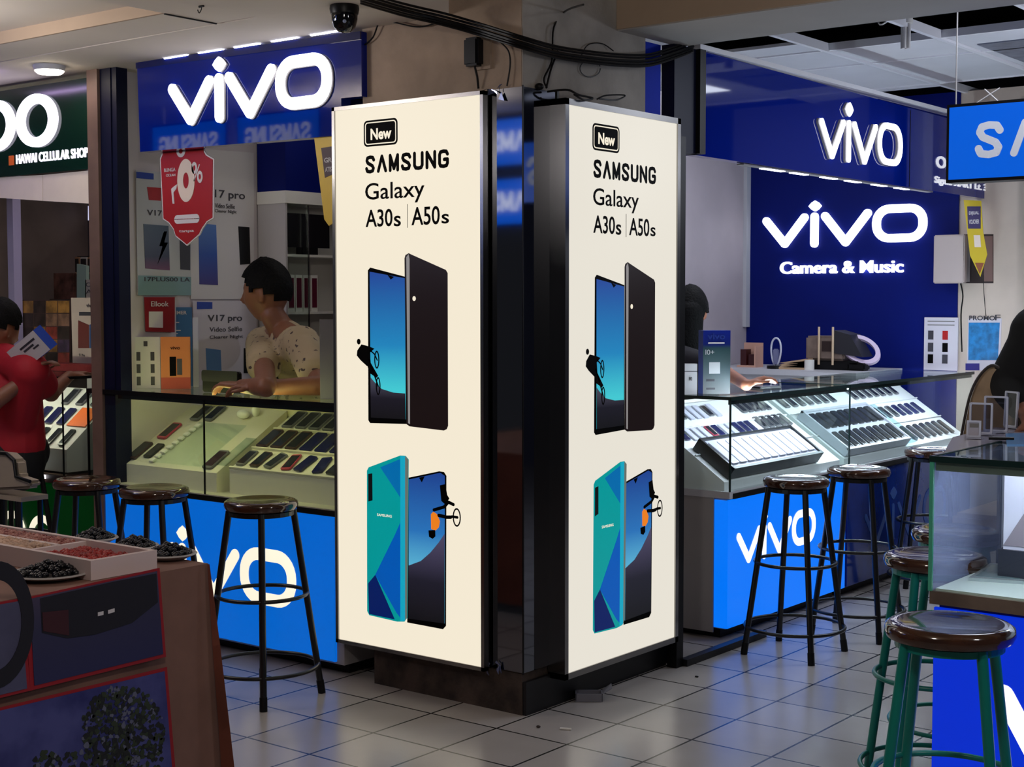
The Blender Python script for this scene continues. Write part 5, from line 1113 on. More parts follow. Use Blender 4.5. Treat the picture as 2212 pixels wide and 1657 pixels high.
obj('foot', lathe(B(), [(0, 0), (.055, 0), (.055, .018), (0, .02)], b, 24), BLACK, t, smooth=True)
obj('dome_rim', tube(B(), [b+Vector((.04*math.cos(a)*(.8+.2*math.sin(a)), 0, .10+.085*math.sin(a))) for a in [i*math.pi/14-.35*0 for i in range(28)]], .006, 8, True), mat('clear acrylic rim', (206, 210, 226), .15), t, smooth=True)
obj('body', box(B(), b.x-.018, b.x+.018, b.y-.01, b.y+.012, .02+dz, .12+dz), mat('violet grey figure', (120, 124, 160), .3), t, bevel=.006)
b = onp(1718, 3.9); t = thing('paper_bundle', 'tan stack of paper bags on the rear desk between the dome and the machine', 'paper', b)
for k in range(4):
    obj('bag', hexa(B(), [b+Vector(v) for v in ((-.09, -.04, .012*k), (.09, -.04, .012*k+.0), (.09, .05, .012*k), (-.09, .05, .012*k), (-.09+.02*k, -.04, .012*k+.011), (.09, -.04, .012*k+.03), (.09, .05, .012*k+.03), (-.09+.02*k, .05, .012*k+.011))]), mat('tan paper', (186, 156, 124), .7), t)
b = onp(1748, 3.88); tag(obj('paper_roll', lathe(B(), [(.03, 0), (.03, .06), (.012, .06), (.012, 0)], b, 20), WHITE, smooth=True), 'white paper roll on the rear desk in front of the machine', 'roll')
b = onp(1790, 4.0); t = thing('receipt_machine', 'brown and black machine with two pale rods on the rear desk', 'machine', b)
obj('base', box(B(), b.x-.10, b.x+.22, b.y-.06, b.y+.1, dz, dz+.055), BLACK, t, bevel=.008); obj('body', box(B(), b.x-.13, b.x+.12, b.y-.05, b.y+.1, dz+.055, dz+.20), mat('taupe casing', (128, 110, 100), .5, noise=.3, nscale=14), t, bevel=.012)
obj('hood', hexa(B(), [b+Vector(v) for v in ((.05, -.055, .10), (.24, -.055, .08), (.24, .09, .08), (.05, .09, .10), (.06, -.055, .235), (.16, -.055, .21), (.16, .09, .21), (.06, .09, .235))]), mat('dark grey casing', (40, 40, 46), .4), t)
for dx in (-.035, .055): obj('rod', tube(B(), [b+Vector((dx, -.062, .03)), b+Vector((dx, -.062, .255))], .007, 8), mat('pale rod', (206, 180, 150), .5), t)
obj('slot', box(B(), b.x-.02, b.x+.04, b.y-.054, b.y-.05, dz+.11, dz+.17), mat('dark slot', (40, 24, 22), .5), t)
b = onp(1858, 3.98); t = thing('tape_ring', 'pale pink roll of tape tilted on the end of the rear desk', 'tape', b)
bm = B(); R = Matrix.Rotation(.5, 3, 'Y') @ Matrix.Rotation(.9, 3, 'X'); fr = Fr(b+Vector((-.01, .03, .12)), R @ Vector((1, 0, 0)), R @ Vector((0, 1, 0)))
ring(bm, fr, ell(0, 0, .125, .085, 36), ell(0, 0, .095, .062, 36), -.012, .012); obj('roll', bm, mat('pink lilac tape', (206, 186, 214), .35), t, smooth=True)
obj('weight', box(B(), b.x-.06, b.x+.05, b.y-.05, b.y+.03, dz, dz+.045), BLACK, t, bevel=.01)
# wall items at the far end
FB = FY(4.432)
def bq(P): return [FB.ab(YP(px, py, 4.432)) for px, py in P]
A = YP(2017, 508, 4.3); Q = YP(2082, 612, 4.3)
t = thing('meter_box', 'pale grey wall box where the deep blue wall meets the cream wall', 'box', ((A.x+Q.x)/2, 4.36, Q.z))
obj('cover', box(B(), A.x, Q.x, 4.30, 4.35, Q.z, A.z), mat('warm grey box', (186, 172, 168), .5), t, bevel=.006); obj('body', box(B(), A.x+.01, Q.x-.01, 4.35, 4.419, Q.z+.01, A.z-.01), GREYB, t)
wallposter('wall_frame', 'dark framed panel on the cream wall behind the yellow hanging sign', [(2082, 506), (2146, 506), (2146, 612), (2082, 612)], mat('dark brown frame', (46, 34, 34), .5), [('poly', 'brown_panel', [(2126, 510), (2145, 510), (2145, 608), (2126, 608)], mat('brown panel', (120, 92, 86), .6))], cat='panel', F=FB, conv=bq)
F = FY(4.25)
def yq(P): return [F.ab(YP(px, py, 4.25)) for px, py in P]
g = thing('hanging_sign', 'yellow pointed hanging sign with a violet block in front of the cream wall', 'sign', F.p(*yq([(2119, 600)])[0]))
obj('panel', fpoly(B(), F, yq([(2082, 432), (2120, 434), (2124, 500), (2133, 550), (2118, 598), (2096, 552), (2090, 500)]), 0, .004), mat('dull yellow sign', (206, 180, 40), .5), g)
obj('violet_block', fpoly(B(), F, yq([(2090, 446), (2119, 446), (2119, 494), (2092, 494)]), .004, .006), mat('violet print', (60, 50, 96), .5), g)
obj('light_patch', fpoly(B(), F, yq([(2104, 508), (2118, 508), (2120, 534), (2106, 534)]), .004, .006), mat('cream print', (230, 214, 200), .5), g)
obj('brown_tip', fpoly(B(), F, yq([(2107, 568), (2126, 568), (2117, 592)]), .004, .006), mat('brown tip', (140, 80, 50), .5), g)
A = yq([(2094, 466), (2116, 456), (2094, 484), (2116, 474)]); bm = text_bm(F, 'DIJUAL', A[0][0], A[1][0], A[0][1], A[1][1], .006, .007, .02); text_bm(F, 'VOUCHER', A[2][0], A[3][0], A[2][1], A[3][1], .006, .007, .02, bm); obj('lettering', bm, WHITEP, g)
wallposter('price_list', 'blue printed price list taped to the cream wall', [(2092, 688), (2164, 688), (2160, 800), (2088, 800)], mat('lilac white paper', (208, 202, 212), .6),
    [('poly', 'blue_table', [(2093, 697), (2160, 697), (2156, 778), (2092, 778)], mat('printed cyan table', (30, 130, 196), .5, noise=.5, nscale=22)), ('text', 'PROMO', 2094, 2150, 682, 692, DK, .02), ('text', 'F', 2150, 2162, 680, 692, DK, .0), ('poly', 'violet_band', [(2086, 785), (2116, 785), (2116, 800), (2086, 800)], mat('violet band', (40, 30, 120), .5))], cat='poster', F=FB, conv=bq)
standr('product_list', 'white product list board on the wall beyond the farther aisle showcase', 1994, 2069, 800, 686, .01, mat('lilac white paper', (208, 202, 212), .6), [('box', 'phone_print', u, u+.16, v, v+.17, mm) for (u, v, mm) in ((.12, .58, DK), (.12, .35, DK), (.12, .13, INK), (.55, .58, RED), (.55, .35, INK), (.55, .13, DK))]+[('box', 'line_print', .1, .9, .92, .935, INKG), ('box', 'line_print', .1, .9, .85, .865, INKG)], yawv=Vector((1, 0, 0)), wall=4.41)
cable([YP(2075, 612, 4.42), YP(2080, 640, 4.43), YP(2076, 680, 4.43), YP(2078, 760, 4.43)], .004, 'dark lead hanging below the pale grey wall box', 'leads on the cream wall')
cable([YP(2124, 596, 4.3), YP(2126, 640, 4.42), YP(2130, 684, 4.43)], .002, 'thin string below the yellow pointed sign', 'leads on the cream wall')
# chair behind the near counter
b = YP(2140, 960, .75); t = thing('cushioned_chair', 'tan round-backed chair behind the near glass counter', 'chair', (b.x, .9, 0))
F = FY(.75); bm = B(); P = [F.ab(YP(px, py, .75)) for px, py in ((2068, 990), (2078, 940), (2095, 860), (2115, 815), (2142, 790), (2165, 800), (2186, 835), (2195, 880), (2205, 990))]
P = [(q.x, q.y) for q in smoothpts([(a, b_, 0) for a, b_ in P], 4)]
fpoly(bm, F, P, -.05, 0); obj('backrest', bm, mat('tan upholstery', (176, 150, 120), .8, noise=.25, nscale=14), t, bevel=.012)
obj('edge_frame', tube(B(), [F.p(a-.002, b_, .0) for a, b_ in P], .005, 8), mat('dark chair edge', (60, 52, 50), .4), t, smooth=True)
obj('seat', box(B(), P[0][0], P[-1][0], .70, 1.15, .70, .76), mat('tan upholstery', (176, 150, 120), .8), t, bevel=.015)
for dx, dy in ((P[0][0]+.03, .74), (P[-1][0]-.03, .74), (P[0][0]+.03, 1.12), (P[-1][0]-.03, 1.12)): obj('leg', tube(B(), [(dx, dy, 0), (dx, dy, .70)], .014), LEGB, t)
# beige padded seat at the left edge
p = YP(20, 1020, -.55)
t = thing('cushioned_chair', 'beige padded chair back at the left edge behind the bead table', 'chair', (p.x, -.5, 0))
F = FY(-.55); P = [F.ab(YP(px, py, -.55)) for px, py in ((-60, 985), (-20, 976), (15, 980), (32, 995), (36, 1030), (66, 1040), (62, 1056), (-60, 1062))]
fpoly(bm := B(), F, P, -.06, 0); obj('backrest', bm, mat('beige upholstery', (150, 138, 124), .7), t, bevel=.012)
obj('edge_frame', tube(B(), [F.p(a, b_, .003) for a, b_ in P[:6]], .008, 8), BLACK, t, smooth=True)
zz = P[-1][1]
obj('seat', box(B(), P[-1][0], P[4][0], -.53, -.40, zz-.02, zz+.0), mat('beige upholstery', (150, 138, 124), .7), t)
for dx, dy in ((P[-1][0]+.02, -.52), (P[4][0]-.03, -.52), (P[-1][0]+.02, -.42), (P[4][0]-.03, -.42)): obj('leg', tube(B(), [(dx, dy, 0), (dx, dy, zz-.02)], .012), LEGB, t)
# ================================================================== people
def bone(bm, p0, p1, r0, r1, n=14):
    p0 = Vector(p0); p1 = Vector(p1); tube(bm, [p0, p0.lerp(p1, .5), p1], [r0, (r0+r1)/2, r1], n); ball(bm, p0, r0, u=n, v=8); ball(bm, p1, r1, u=n, v=8)
def remesh(bm, voxel, smooth_it=4, fac=.5):
    me = bpy.data.meshes.new('rm'); bm.to_mesh(me); bm.free(); o = bpy.data.objects.new('rm', me); col.objects.link(o)
    md = o.modifiers.new('r', 'REMESH'); md.mode = 'VOXEL'; md.voxel_size = voxel
    s = o.modifiers.new('s', 'SMOOTH'); s.iterations = smooth_it; s.factor = fac
    dg = bpy.context.evaluated_depsgraph_get(); out = bpy.data.meshes.new_from_object(o.evaluated_get(dg)); bpy.data.objects.remove(o)
    b = B(); b.from_mesh(out); bpy.data.meshes.remove(out); return b
def headfn(M, k=1.0, hair=False, seed=0):
    bm = B(); U, V = 44, 30; rows = []; rr = random.Random(seed)
    g = lambda x, z, cx, cz, sx, sz: math.exp(-((x-cx)/sx)**2-((z-cz)/sz)**2)
    for j in range(V+1):
        th = math.pi*j/V; row = []
        for i in range(U if 0 < j < V else 1):
            ph = 2*math.pi*i/U; x = math.sin(th)*math.cos(ph); y = math.sin(th)*math.sin(ph); z = math.cos(th)
            X, Y, Z = x*.077, y*.098, z*.118
            if z < 0: X *= 1-.36*(-z)**1.4; Y = Y*(1-.10*(-z)) if y > 0 else Y*(1-.42*(-z))
            if y > 0:
                f = y
                Y += f*(.030*g(x, z, 0, -.16, .16, .15)+.014*g(x, z, 0, .02, .13, .20)+.006*g(x, z, 0, .26, .7, .12)-.012*g(abs(x), z, .38, .07, .2, .10)+.012*g(x, z, 0, -.44, .3, .07)+.010*g(x, z, 0, -.54, .26, .06)-.006*g(x, z, 0, -.49, .3, .025)+.014*g(x, z, 0, -.82, .3, .2)+.006*g(abs(x), z, .55, -.15, .2, .2))
            if hair:
                q = 1.07+.025*math.sin(7*ph+3*z)*math.sin(5*th)+rr.uniform(-.012, .012); X *= q; Y *= q; Z *= 1.10+rr.uniform(-.01, .01); Z += .006
            row.append(bm.verts.new(M @ (Vector((X, Y, Z))*k)))
        rows.append(row)
    keep = []
    for j in range(V):
        A, C = rows[j], rows[j+1]
        for i in range(U):
            f = list(dict.fromkeys([A[i % len(A)], A[(i+1) % len(A)], C[(i+1) % len(C)], C[i % len(C)]]))
            if hair:
                th = math.pi*(j+.5)/V; ph = 2*math.pi*(i+.5)/U; y = math.sin(th)*math.sin(ph); z = math.cos(th); x = math.sin(th)*math.cos(ph)
                lim = .50 if y > .45 else (.22 if y > .10 else (.08 if y > -.30 else (-.10 if y > -.6 else -.26)))
                if z < lim and not (abs(x) > .5 and .20 < y < .32 and z > -.02): continue
            if len(f) > 2: bm.faces.new(f)
    if hair:
        bmesh.ops.delete(bm, geom=[v for v in bm.verts if not v.link_faces], context='VERTS')
        bmesh.ops.solidify(bm, geom=bm.faces[:], thickness=.010)
    else:
        for s in (-1, 1):
            c = M @ (Vector((s*.074, -.012, -.008))*k); mt = Matrix.Translation(c) @ M.to_3x3().to_4x4() @ Matrix.Rotation(s*.35, 4, 'Z') @ Matrix.Diagonal((.010*k, .020*k, .032*k, 1))
            bmesh.ops.create_uvsphere(bm, u_segments=12, v_segments=8, radius=1, matrix=mt)
    return bm
def hand(bm, wrist, fwd, up, side, curl=.5, k=1.0, thumb=1):
    w_ = Vector(wrist); f = Vector(fwd).normalized(); u = Vector(up).normalized(); s = f.cross(u).normalized()*side; u = s.cross(f).normalized()*(1 if side > 0 else 1)
    if u.dot(Vector(up)) < 0: u = -u
    pal = w_+f*.085*k
    for q in (-.026, -.009, .009, .026): bone(bm, w_+s*q*.7*k, pal+s*q*k, .017*k, .013*k, 10)
    for i, (q, L) in enumerate(((-.028, .062), (-.0095, .078), (.0095, .082), (.028, .072))):
        p = pal+s*q*k; d = f.copy()
        for j, seg in enumerate((.45, .32, .23)):
            ang = curl*(.5+.55*j); d2 = (f*math.cos(ang)-u*math.sin(ang)); e = p+d2*L*seg*k; bone(bm, p, e, (.0088-.0006*j)*k, (.0082-.0008*j)*k, 8); p = e
    p = w_+f*.03*k+s*.028*thumb*k; d = (f*.6+s*thumb*.75-u*.25).normalized(); e = p+d*.045*k; bone(bm, w_+f*.02*k+s*.01*thumb*k, p, .016*k, .012*k, 10); bone(bm, p, e, .0115*k, .010*k, 8); bone(bm, e, e+(f*.9+s*thumb*.1-u*.3*curl).normalized()*.032*k, .0098*k, .008*k, 8)
def headM(c, fwd, tilt=0, up=(0, 0, 1)):
    f = Vector(fwd).normalized(); u = Vector(up); x = f.cross(u).normalized(); u = x.cross(f).normalized(); M = Matrix((x, f, u)).transposed().to_4x4(); M.translation = Vector(c); return M
def joinbm(a, b): return _join(a, b)
def body_obj(bm, parent, M, k, mats, voxel=.0065):
    bm = remesh(bm, voxel, 3); inv = M.inverted()
    for f in bm.faces:
        f.smooth = True; q = (inv @ f.calc_center_median())/k
        if q.y > .06 and abs(abs(q.x)-.029) < .016 and abs(q.z-.030) < .0045: f.material_index = 1     # brows
        elif q.y > .06 and abs(abs(q.x)-.029) < .011 and abs(q.z-.008) < .004: f.material_index = 2    # eyes
        elif q.y > .075 and abs(q.x) < .022 and abs(q.z+.058) < .006: f.material_index = 1              # mouth
    return obj('body', bm, mats, parent, smooth=True)
EYE = mat('dark eyes', (16, 12, 12), .2)

# ---- salesman leaning on the yellow-lit showcase
yS = .50
hc = YP(577, 634, yS); fw = Vector((-.93, -.30, -.10)); K = 1.13
M = headM(hc, fw)
sh_n = YP(652, 745, .36); sh_f = YP(566, 742, .72); chest = YP(628, 770, .58); waist = YP(735, 860, .72); hip = Vector((waist.x+.10, .80, .88))
el_n = YP(694, 838, .20); el_n.z = 1.125; wr_n = ZP(560, 838, 1.12); el_f = ZP(575, 836, 1.13); wr_f = ZP(522, 834, 1.12)
t = thing('person', 'person in a cream patterned shirt leaning on the yellow-lit showcase', 'person', (hip.x, hip.y, 0))
bm = headfn(M, K)
neck = hc+Vector((.035, .0, -.10)); nb = YP(612, 718, .54)
bone(bm, neck, nb, .056, .062); bone(bm, nb, chest, .07, .11); bone(bm, chest, waist, .125, .12); bone(bm, waist, hip, .12, .125)
bone(bm, nb, sh_n, .06, .055); bone(bm, nb, sh_f, .06, .055)
bone(bm, sh_n, el_n, .052, .042); bone(bm, el_n, wr_n, .043, .029); bone(bm, sh_f, el_f, .052, .042); bone(bm, el_f, wr_f, .042, .029)
h2 = ZP(505, 836, 1.10); hand(bm, wr_n, (-.9, -.35, .05), (0, 0, 1), 1, .7, 1.0, -1); hand(bm, wr_f, (-.95, -.2, .08), (0, 0, 1), 1, .8, 1.0, 1)
for s in (-1, 1):
    kn = Vector((hip.x+.02, hip.y-.03+s*.1, .46)); bone(bm, hip+Vector((0, s*.08, 0)), kn, .085, .058); bone(bm, kn, Vector((kn.x, kn.y+.04, .06)), .058, .04); bone(bm, Vector((kn.x, kn.y+.04, .045)), Vector((kn.x-.15, kn.y+.02, .035)), .04, .032)
body_obj(bm, t, M, K, [SKIN, SKIND, EYE])
obj('hair', headfn(M, K, True, 2), HAIR, t, smooth=True)
SHIRT = mat('cream patterned shirt', (206, 188, 156), .8)
nt = SHIRT.node_tree; tc = nt.nodes.new('ShaderNodeTexCoord'); vo = nt.nodes.new('ShaderNodeTexVoronoi'); vo.inputs['Scale'].default_value = 26; nz = nt.nodes.new('ShaderNodeTexNoise'); nz.inputs['Scale'].default_value = 30
mxv = nt.nodes.new('ShaderNodeVectorMath'); mxv.operation = 'ADD'; nt.links.new(tc.outputs['Object'], mxv.inputs[0]); sc_ = nt.nodes.new('ShaderNodeVectorMath'); sc_.operation = 'SCALE'; sc_.inputs['Scale'].default_value = .05
nt.links.new(tc.outputs['Object'], nz.inputs['Vector']); nt.links.new(nz.outputs['Color'], sc_.inputs[0]); nt.links.new(sc_.outputs[0], mxv.inputs[1]); nt.links.new(mxv.outputs[0], vo.inputs['Vector'])
cr = nt.nodes.new('ShaderNodeValToRGB'); cr.color_ramp.elements[0].position = .20; cr.color_ramp.elements[1].position = .24; cr.color_ramp.elements[0].color = (*lin((74, 60, 58)), 1); cr.color_ramp.elements[1].color = (*lin((178, 160, 128)), 1)
nt.links.new(vo.outputs['Distance'], cr.inputs['Fac']); nt.links.new(cr.outputs['Color'], nt.nodes['Principled BSDF'].inputs['Base Color'])
bm = B(); bone(bm, nb+Vector((.03, 0, -.025)), chest, .082, .125); bone(bm, chest, waist, .128, .13); bone(bm, waist, hip, .14, .145)
bone(bm, nb+Vector((.02, 0, -.02)), sh_n, .062, .072); bone(bm, nb+Vector((.02, 0, -.02)), sh_f, .066, .08); bone(bm, sh_n, sh_n.lerp(el_n, .66), .074, .074); bone(bm, sh_f, sh_f.lerp(el_f, .55), .08, .078); bone(bm, sh_n, chest, .085, .11); bone(bm, sh_f, chest, .08, .11)
obj('shirt', remesh(bm, .008, 5), SHIRT, t, smooth=True)
bm = B(); bone(bm, hip+Vector((0, 0, .04)), hip+Vector((0, 0, -.03)), .137, .14)
for s in (-1, 1):
    kn = Vector((hip.x+.02, hip.y-.03+s*.1, .46)); bone(bm, hip+Vector((0, s*.08, 0)), kn, .10, .075); bone(bm, kn, Vector((kn.x, kn.y+.04, .09)), .075, .06)
obj('trousers', remesh(bm, .012, 4), mat('dark trousers', (26, 26, 34), .8), t, smooth=True)
c = wr_n.lerp(el_n, .12)
p0 = YP(430, 806, .12); p1 = YP(512, 832, .12)
f = FY(.12); a0, b1 = f.ab(YP(436, 800, .12)); a1, b0 = f.ab(YP(516, 842, .12)); b0 = 1.078
w_ = thing('wallet', 'black wallet held in the hands of the leaning person', 'wallet', f.p((a0+a1)/2, b0, 0))
obj('cover', fpoly(B(), f, rrect(a0, a1, b0, b1, .012), -.02, 0), BLACK, w_, bevel=.004); obj('flap', fpoly(B(), f, rrect(a0+.004, a1-.004, (b0+b1)/2, b1+.002, .012), 0, .006), mat('black leather', (18, 16, 18), .5), w_)

# ---- customer in red on a stool at the green-based showcase
yR = -.16; K = 1.05
hc = YP(-4, 712, yR); M = headM(hc, (-.15, .95, -.3))
nb = YP(0, 772, yR); chest = YP(22, 850, yR); hip = YP(28, 962, yR+.0); hip.z = .80
sh_r = YP(66, 800, yR-.06); sh_l = YP(-75, 795, yR+.05)
el = YP(-12, 868, yR-.22); wr = YP(66, 812, yR-.06)
t = thing('person', 'person in a red shirt holding a white phone box at the green-based showcase', 'person', (hip.x, hip.y, 0))
bm = headfn(M, K); bone(bm, hc+Vector((0, -.02, -.09)), nb, .055, .06); bone(bm, nb, chest, .08, .12); bone(bm, chest, hip, .12, .13); bone(bm, nb, sh_r, .055, .055); bone(bm, nb, sh_l, .055, .055)
el_r = YP(-20, 875, yR-.20); bone(bm, sh_l, el_r, .05, .042); bone(bm, el_r, wr, .040, .028); hand(bm, wr, Vector((.5, .3, .5)), Vector((-.5, -.3, .6)), 1, .9, 1.0, -1)
el2 = YP(110, 850, yR+.12); wr2 = YP(150, 812, yR+.35); bone(bm, sh_r, el2, .048, .04); bone(bm, el2, wr2, .038, .027); hand(bm, wr2, (-.2, .9, .1), (0, 0, 1), 1, .4, 1.0, 1)
ks = []
for s in (-1, 1):
    kn = hip+Vector((-.36, .02+.09*s, -.06)); ft = Vector((kn.x+.02, kn.y, .17)); ks.append((kn, ft, s)); bone(bm, hip+Vector((0, .07*s, -.02)), kn, .085, .058); bone(bm, kn, ft, .055, .04); bone(bm, ft, ft+Vector((-.14, .03, -.03)), .04, .03)
body_obj(bm, t, M, K, [SKIN, SKIND, EYE], .008)
obj('hair', headfn(M, K*1.02, True, 4), HAIR, t, smooth=True)
bm = B(); bone(bm, nb+Vector((0, 0, -.02)), chest, .10, .145); bone(bm, chest, hip+Vector((0, 0, .0)), .145, .150); bone(bm, nb, sh_r, .075, .085); bone(bm, nb, sh_l, .075, .085); bone(bm, sh_r, sh_r.lerp(el2, .6), .08, .07); bone(bm, sh_l, sh_l.lerp(el_r, .6), .08, .07); bone(bm, sh_r, hip, .08, .08)
obj('shirt', remesh(bm, .009, 5), mat('red shirt', (168, 14, 34), .7), t, smooth=True)
bm = B(); bone(bm, hip+Vector((0, 0, .0)), hip+Vector((0, 0, -.07)), .145, .15)
for kn, ft, s in ks: bone(bm, hip+Vector((0, .07*s, -.03)), kn, .11, .08); bone(bm, kn, kn.lerp(ft, .75), .078, .065)
obj('trousers', remesh(bm, .012, 4), mat('black trousers', (14, 13, 16), .8), t, smooth=True)
R = Matrix.Rotation(0, 3, 'X'); bc = YP(62, 757, yR-.10)
u = (YP(108, 722, yR-.10)-YP(22, 792, yR-.10)).normalized(); nrm = (CAM-bc).normalized(); v = nrm.cross(u).normalized(); nn = u.cross(v)
f = Fr(bc, u, v); w_ = thing('phone_box', 'white and blue phone box held by the red-shirted person', 'box', bc)
obj('carton', fbox(B(), f, -.12, .11, -.055, .055, -.05, 0), WHITEP, w_); obj('blue_side', fbox(B(), f, .03, .112, -.0575, -.055, -.05, .0), BLUEP, w_); obj('end_print', fbox(B(), f, .11, .112, -.055, .055, -.05, 0), BLUEP, w_)
obj('lettering', fbox(fbox(fbox(B(), f, -.04, .08, .020, .030, 0, .001), f, -.03, .05, .002, .012, 0, .001), f, .03, .075, -.012, -.004, 0, .001), DK, w_)
dup(s0, (hip.x, hip.y, 0), .3, 'black-legged bar stool under the red-shirted person')

# ---- seated person behind the blue and grey carton
hc = YP(1492, 676, 2.65); K = 1.0; M = headM(hc, (-.55, .8, -.25))
nb = hc+Vector((-.03, 0, -.17)); chest = hc+Vector((-.04, 0, -.34)); hip = hc+Vector((-.08, 0, -.74)); sh_a = nb+Vector((.02, .15, -.05)); sh_b = nb+Vector((.02, -.16, -.05))
wr = ZP(1612, 832, 1.10); el = Vector((-.62, 2.42, 1.14))
t = thing('person', 'person in dark clothes seated behind the blue and grey carton with one hand out', 'person', (hip.x, hip.y, 0))
bm = headfn(M, K); bone(bm, hc+Vector((0, -.01, -.09)), nb, .05, .055); bone(bm, nb, chest, .07, .11); bone(bm, chest, hip, .11, .12); bone(bm, nb, sh_a, .05, .05); bone(bm, nb, sh_b, .05, .05); bone(bm, sh_b, el, .045, .038); bone(bm, el, wr, .036, .026)
hand(bm, wr, (.55, .75, .35), (-.3, -.2, .9), 1, .75, .95, 1); el2 = sh_a+Vector((.02, .05, -.26)); bone(bm, sh_a, el2, .045, .038); bone(bm, el2, el2+Vector((.12, .16, .02)), .036, .028); hand(bm, el2+Vector((.12, .16, .02)), (.4, .8, 0), (0, 0, 1), 1, .5, .95, -1)
for s in (-1, 1):
    kn = hip+Vector((.12, .30+.09*s, -.03)); bone(bm, hip+Vector((0, .08*s, 0)), kn, .08, .055); bone(bm, kn, Vector((kn.x, kn.y-.02, .06)), .052, .038); bone(bm, Vector((kn.x, kn.y-.02, .04)), Vector((kn.x, kn.y+.14, .03)), .038, .03)
body_obj(bm, t, M, K, [mat('warm skin', (188, 124, 96), .5), SKIND, EYE], .007)
bm = headfn(M, 1.06, True, 6); bone(bm, hc+Vector((.03, -.06, .0)), nb+Vector((.035, -.055, -.02)), .075, .085); bone(bm, nb+Vector((.035, -.055, -.02)), nb+Vector((.03, -.06, -.12)), .085, .06); obj('hair', bm, HAIR, t, smooth=True)
bm = B(); bone(bm, nb+Vector((0, 0, -.01)), chest, .09, .135); bone(bm, chest, hip, .135, .14); bone(bm, nb, sh_a, .07, .07); bone(bm, nb, sh_b, .07, .07); bone(bm, sh_b, sh_b.lerp(el, .8), .068, .056); bone(bm, sh_a, sh_a.lerp(el2, .8), .068, .056)
obj('shirt', remesh(bm, .009, 4), mat('charcoal shirt', (30, 28, 34), .8), t, smooth=True)
bm = B(); bone(bm, hip, hip+Vector((0, 0, -.02)), .14, .14)
for s in (-1, 1):
    kn = hip+Vector((.12, .30+.09*s, -.03)); bone(bm, hip+Vector((0, .08*s, 0)), kn, .10, .075); bone(bm, kn, Vector((kn.x, kn.y-.02, .12)), .072, .06)
obj('trousers', remesh(bm, .012, 4), mat('dark trousers', (26, 26, 34), .8), t, smooth=True)
z = hip.z-.13; w_ = thing('stool', 'low round stool under the seated person in dark clothes', 'stool', (hip.x, hip.y, 0)); obj('seat', lathe(B(), [(0, z-.04), (.16, z-.04), (.16, z), (0, z)], (hip.x, hip.y, 0), 24), BLACK, w_); obj('column', lathe(B(), [(.03, 0), (.03, z-.04)], (hip.x, hip.y, 0), 14), CHROME, w_); obj('foot', lathe(B(), [(0, 0), (.2, 0), (.2, .02), (0, .03)], (hip.x, hip.y, 0), 24), BLACK, w_)
p = YP(1660, 838, 1.98); p = ZP(1655, 838, 1.0585); f = Fr(p, (.3, .95, 0), (-.95, .3, 0)); fpoly(bm := B(), f, rrect(-.07, .07, -.035, .035, .01), 0, .009); w_ = obj('phone', bm, PBLACK); tag(w_, 'dark phone lying on top of the nearer aisle showcase below the outstretched hand', 'phone'); fpoly(bm := B(), f, rrect(-.064, .064, -.031, .031, .006), .009, .0098); obj('screen', bm, mat('bright phone screen', (190, 196, 210), .1), w_)

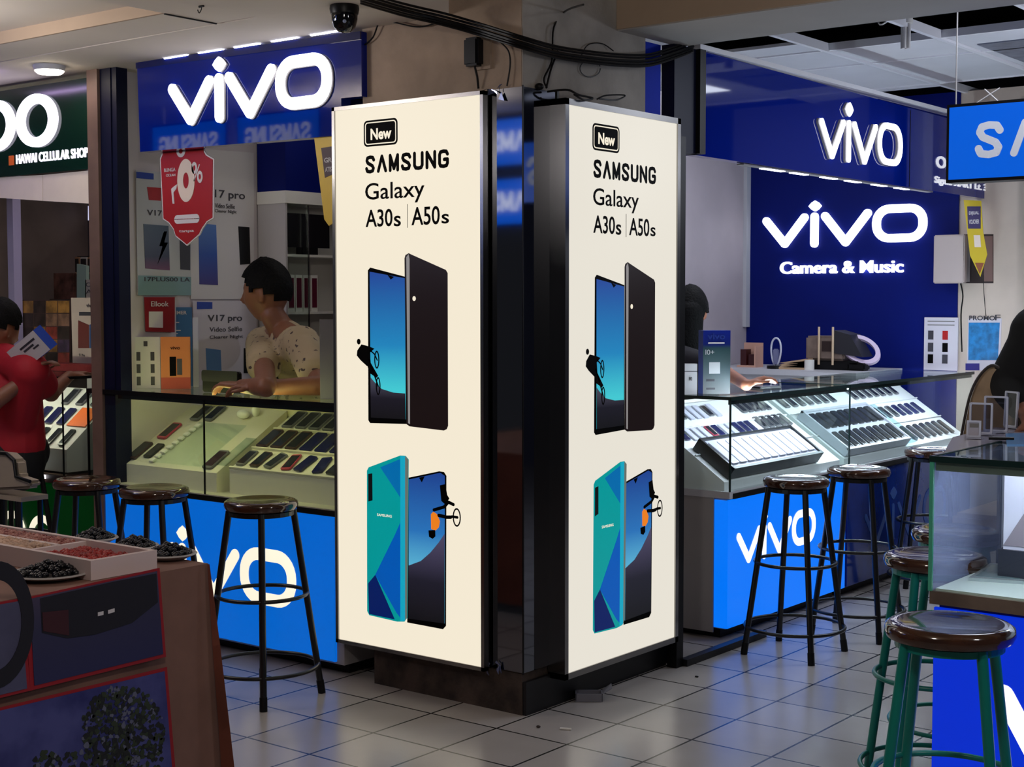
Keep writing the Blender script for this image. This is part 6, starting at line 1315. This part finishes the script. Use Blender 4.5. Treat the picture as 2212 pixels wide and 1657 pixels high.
# ---- person in black at the right edge, leaning over the near counter
t_y = .85; sh = YP(2246, 722, t_y); el = YP(2180, 832, t_y-.05); wr = YP(2226, 905, t_y-.22); hc = YP(2330, 580, t_y); M = headM(hc, (-.5, -.75, -.4)); K = 1.0
nb = YP(2310, 668, t_y); chest = YP(2300, 760, t_y+.03); hip = Vector((chest.x+.1, t_y+.25, .88)); sh2 = nb+Vector((.2, .1, -.06))
t = thing('person', 'person in a black long-sleeved top at the right edge behind the near counter', 'person', (hip.x, hip.y, 0))
bm = headfn(M, K); bone(bm, hc+Vector((0, .01, -.09)), nb, .053, .058); bone(bm, nb, chest, .08, .12); bone(bm, chest, hip, .12, .125); bone(bm, nb, sh, .055, .055); bone(bm, nb, sh2, .055, .055); bone(bm, sh, el, .05, .043); bone(bm, el, wr, .04, .028); hand(bm, wr, (.5, -.6, -.45), (0, 0, 1), 1, .4, 1.0, 1)
el2 = sh2+Vector((.06, -.05, -.27)); bone(bm, sh2, el2, .05, .042); bone(bm, el2, el2+Vector((-.06, -.22, -.02)), .04, .028); hand(bm, el2+Vector((-.06, -.22, -.02)), (-.2, -.9, -.1), (0, 0, 1), 1, .5, 1.0, -1)
for s in (-1, 1):
    kn = Vector((hip.x+.1*s, hip.y-.02, .47)); bone(bm, hip+Vector((.09*s, 0, 0)), kn, .085, .058); bone(bm, kn, Vector((kn.x, kn.y+.03, .07)), .056, .04); bone(bm, Vector((kn.x, kn.y+.03, .045)), Vector((kn.x-.03, kn.y-.14, .035)), .04, .03)
body_obj(bm, t, M, K, [SKIN, SKIND, EYE], .008)
obj('hair', headfn(M, K*1.02, True, 8), HAIR, t, smooth=True)
bm = B(); bone(bm, nb+Vector((0, 0, -.01)), chest, .10, .15); bone(bm, chest, hip, .15, .15); bone(bm, nb, sh, .08, .10); bone(bm, nb, sh2, .08, .085); bone(bm, sh, sh.lerp(el, .95), .088, .075); bone(bm, el, el.lerp(wr, .55), .07, .055); bone(bm, sh2, el2, .085, .07); bone(bm, el2, el2+Vector((-.04, -.15, -.015)), .062, .05); bone(bm, sh, chest, .10, .13)
obj('long_sleeved_top', remesh(bm, .010, 5), mat('black knit', (9, 9, 12), .9), t, smooth=True)
bm = B(); bone(bm, hip, hip+Vector((0, 0, -.04)), .142, .145)
for s in (-1, 1):
    kn = Vector((hip.x+.1*s, hip.y-.02, .47)); bone(bm, hip+Vector((.09*s, 0, 0)), kn, .105, .078); bone(bm, kn, Vector((kn.x, kn.y+.03, .12)), .075, .06)
obj('trousers', remesh(bm, .012, 4), mat('dark trousers', (26, 26, 34), .8), t, smooth=True)
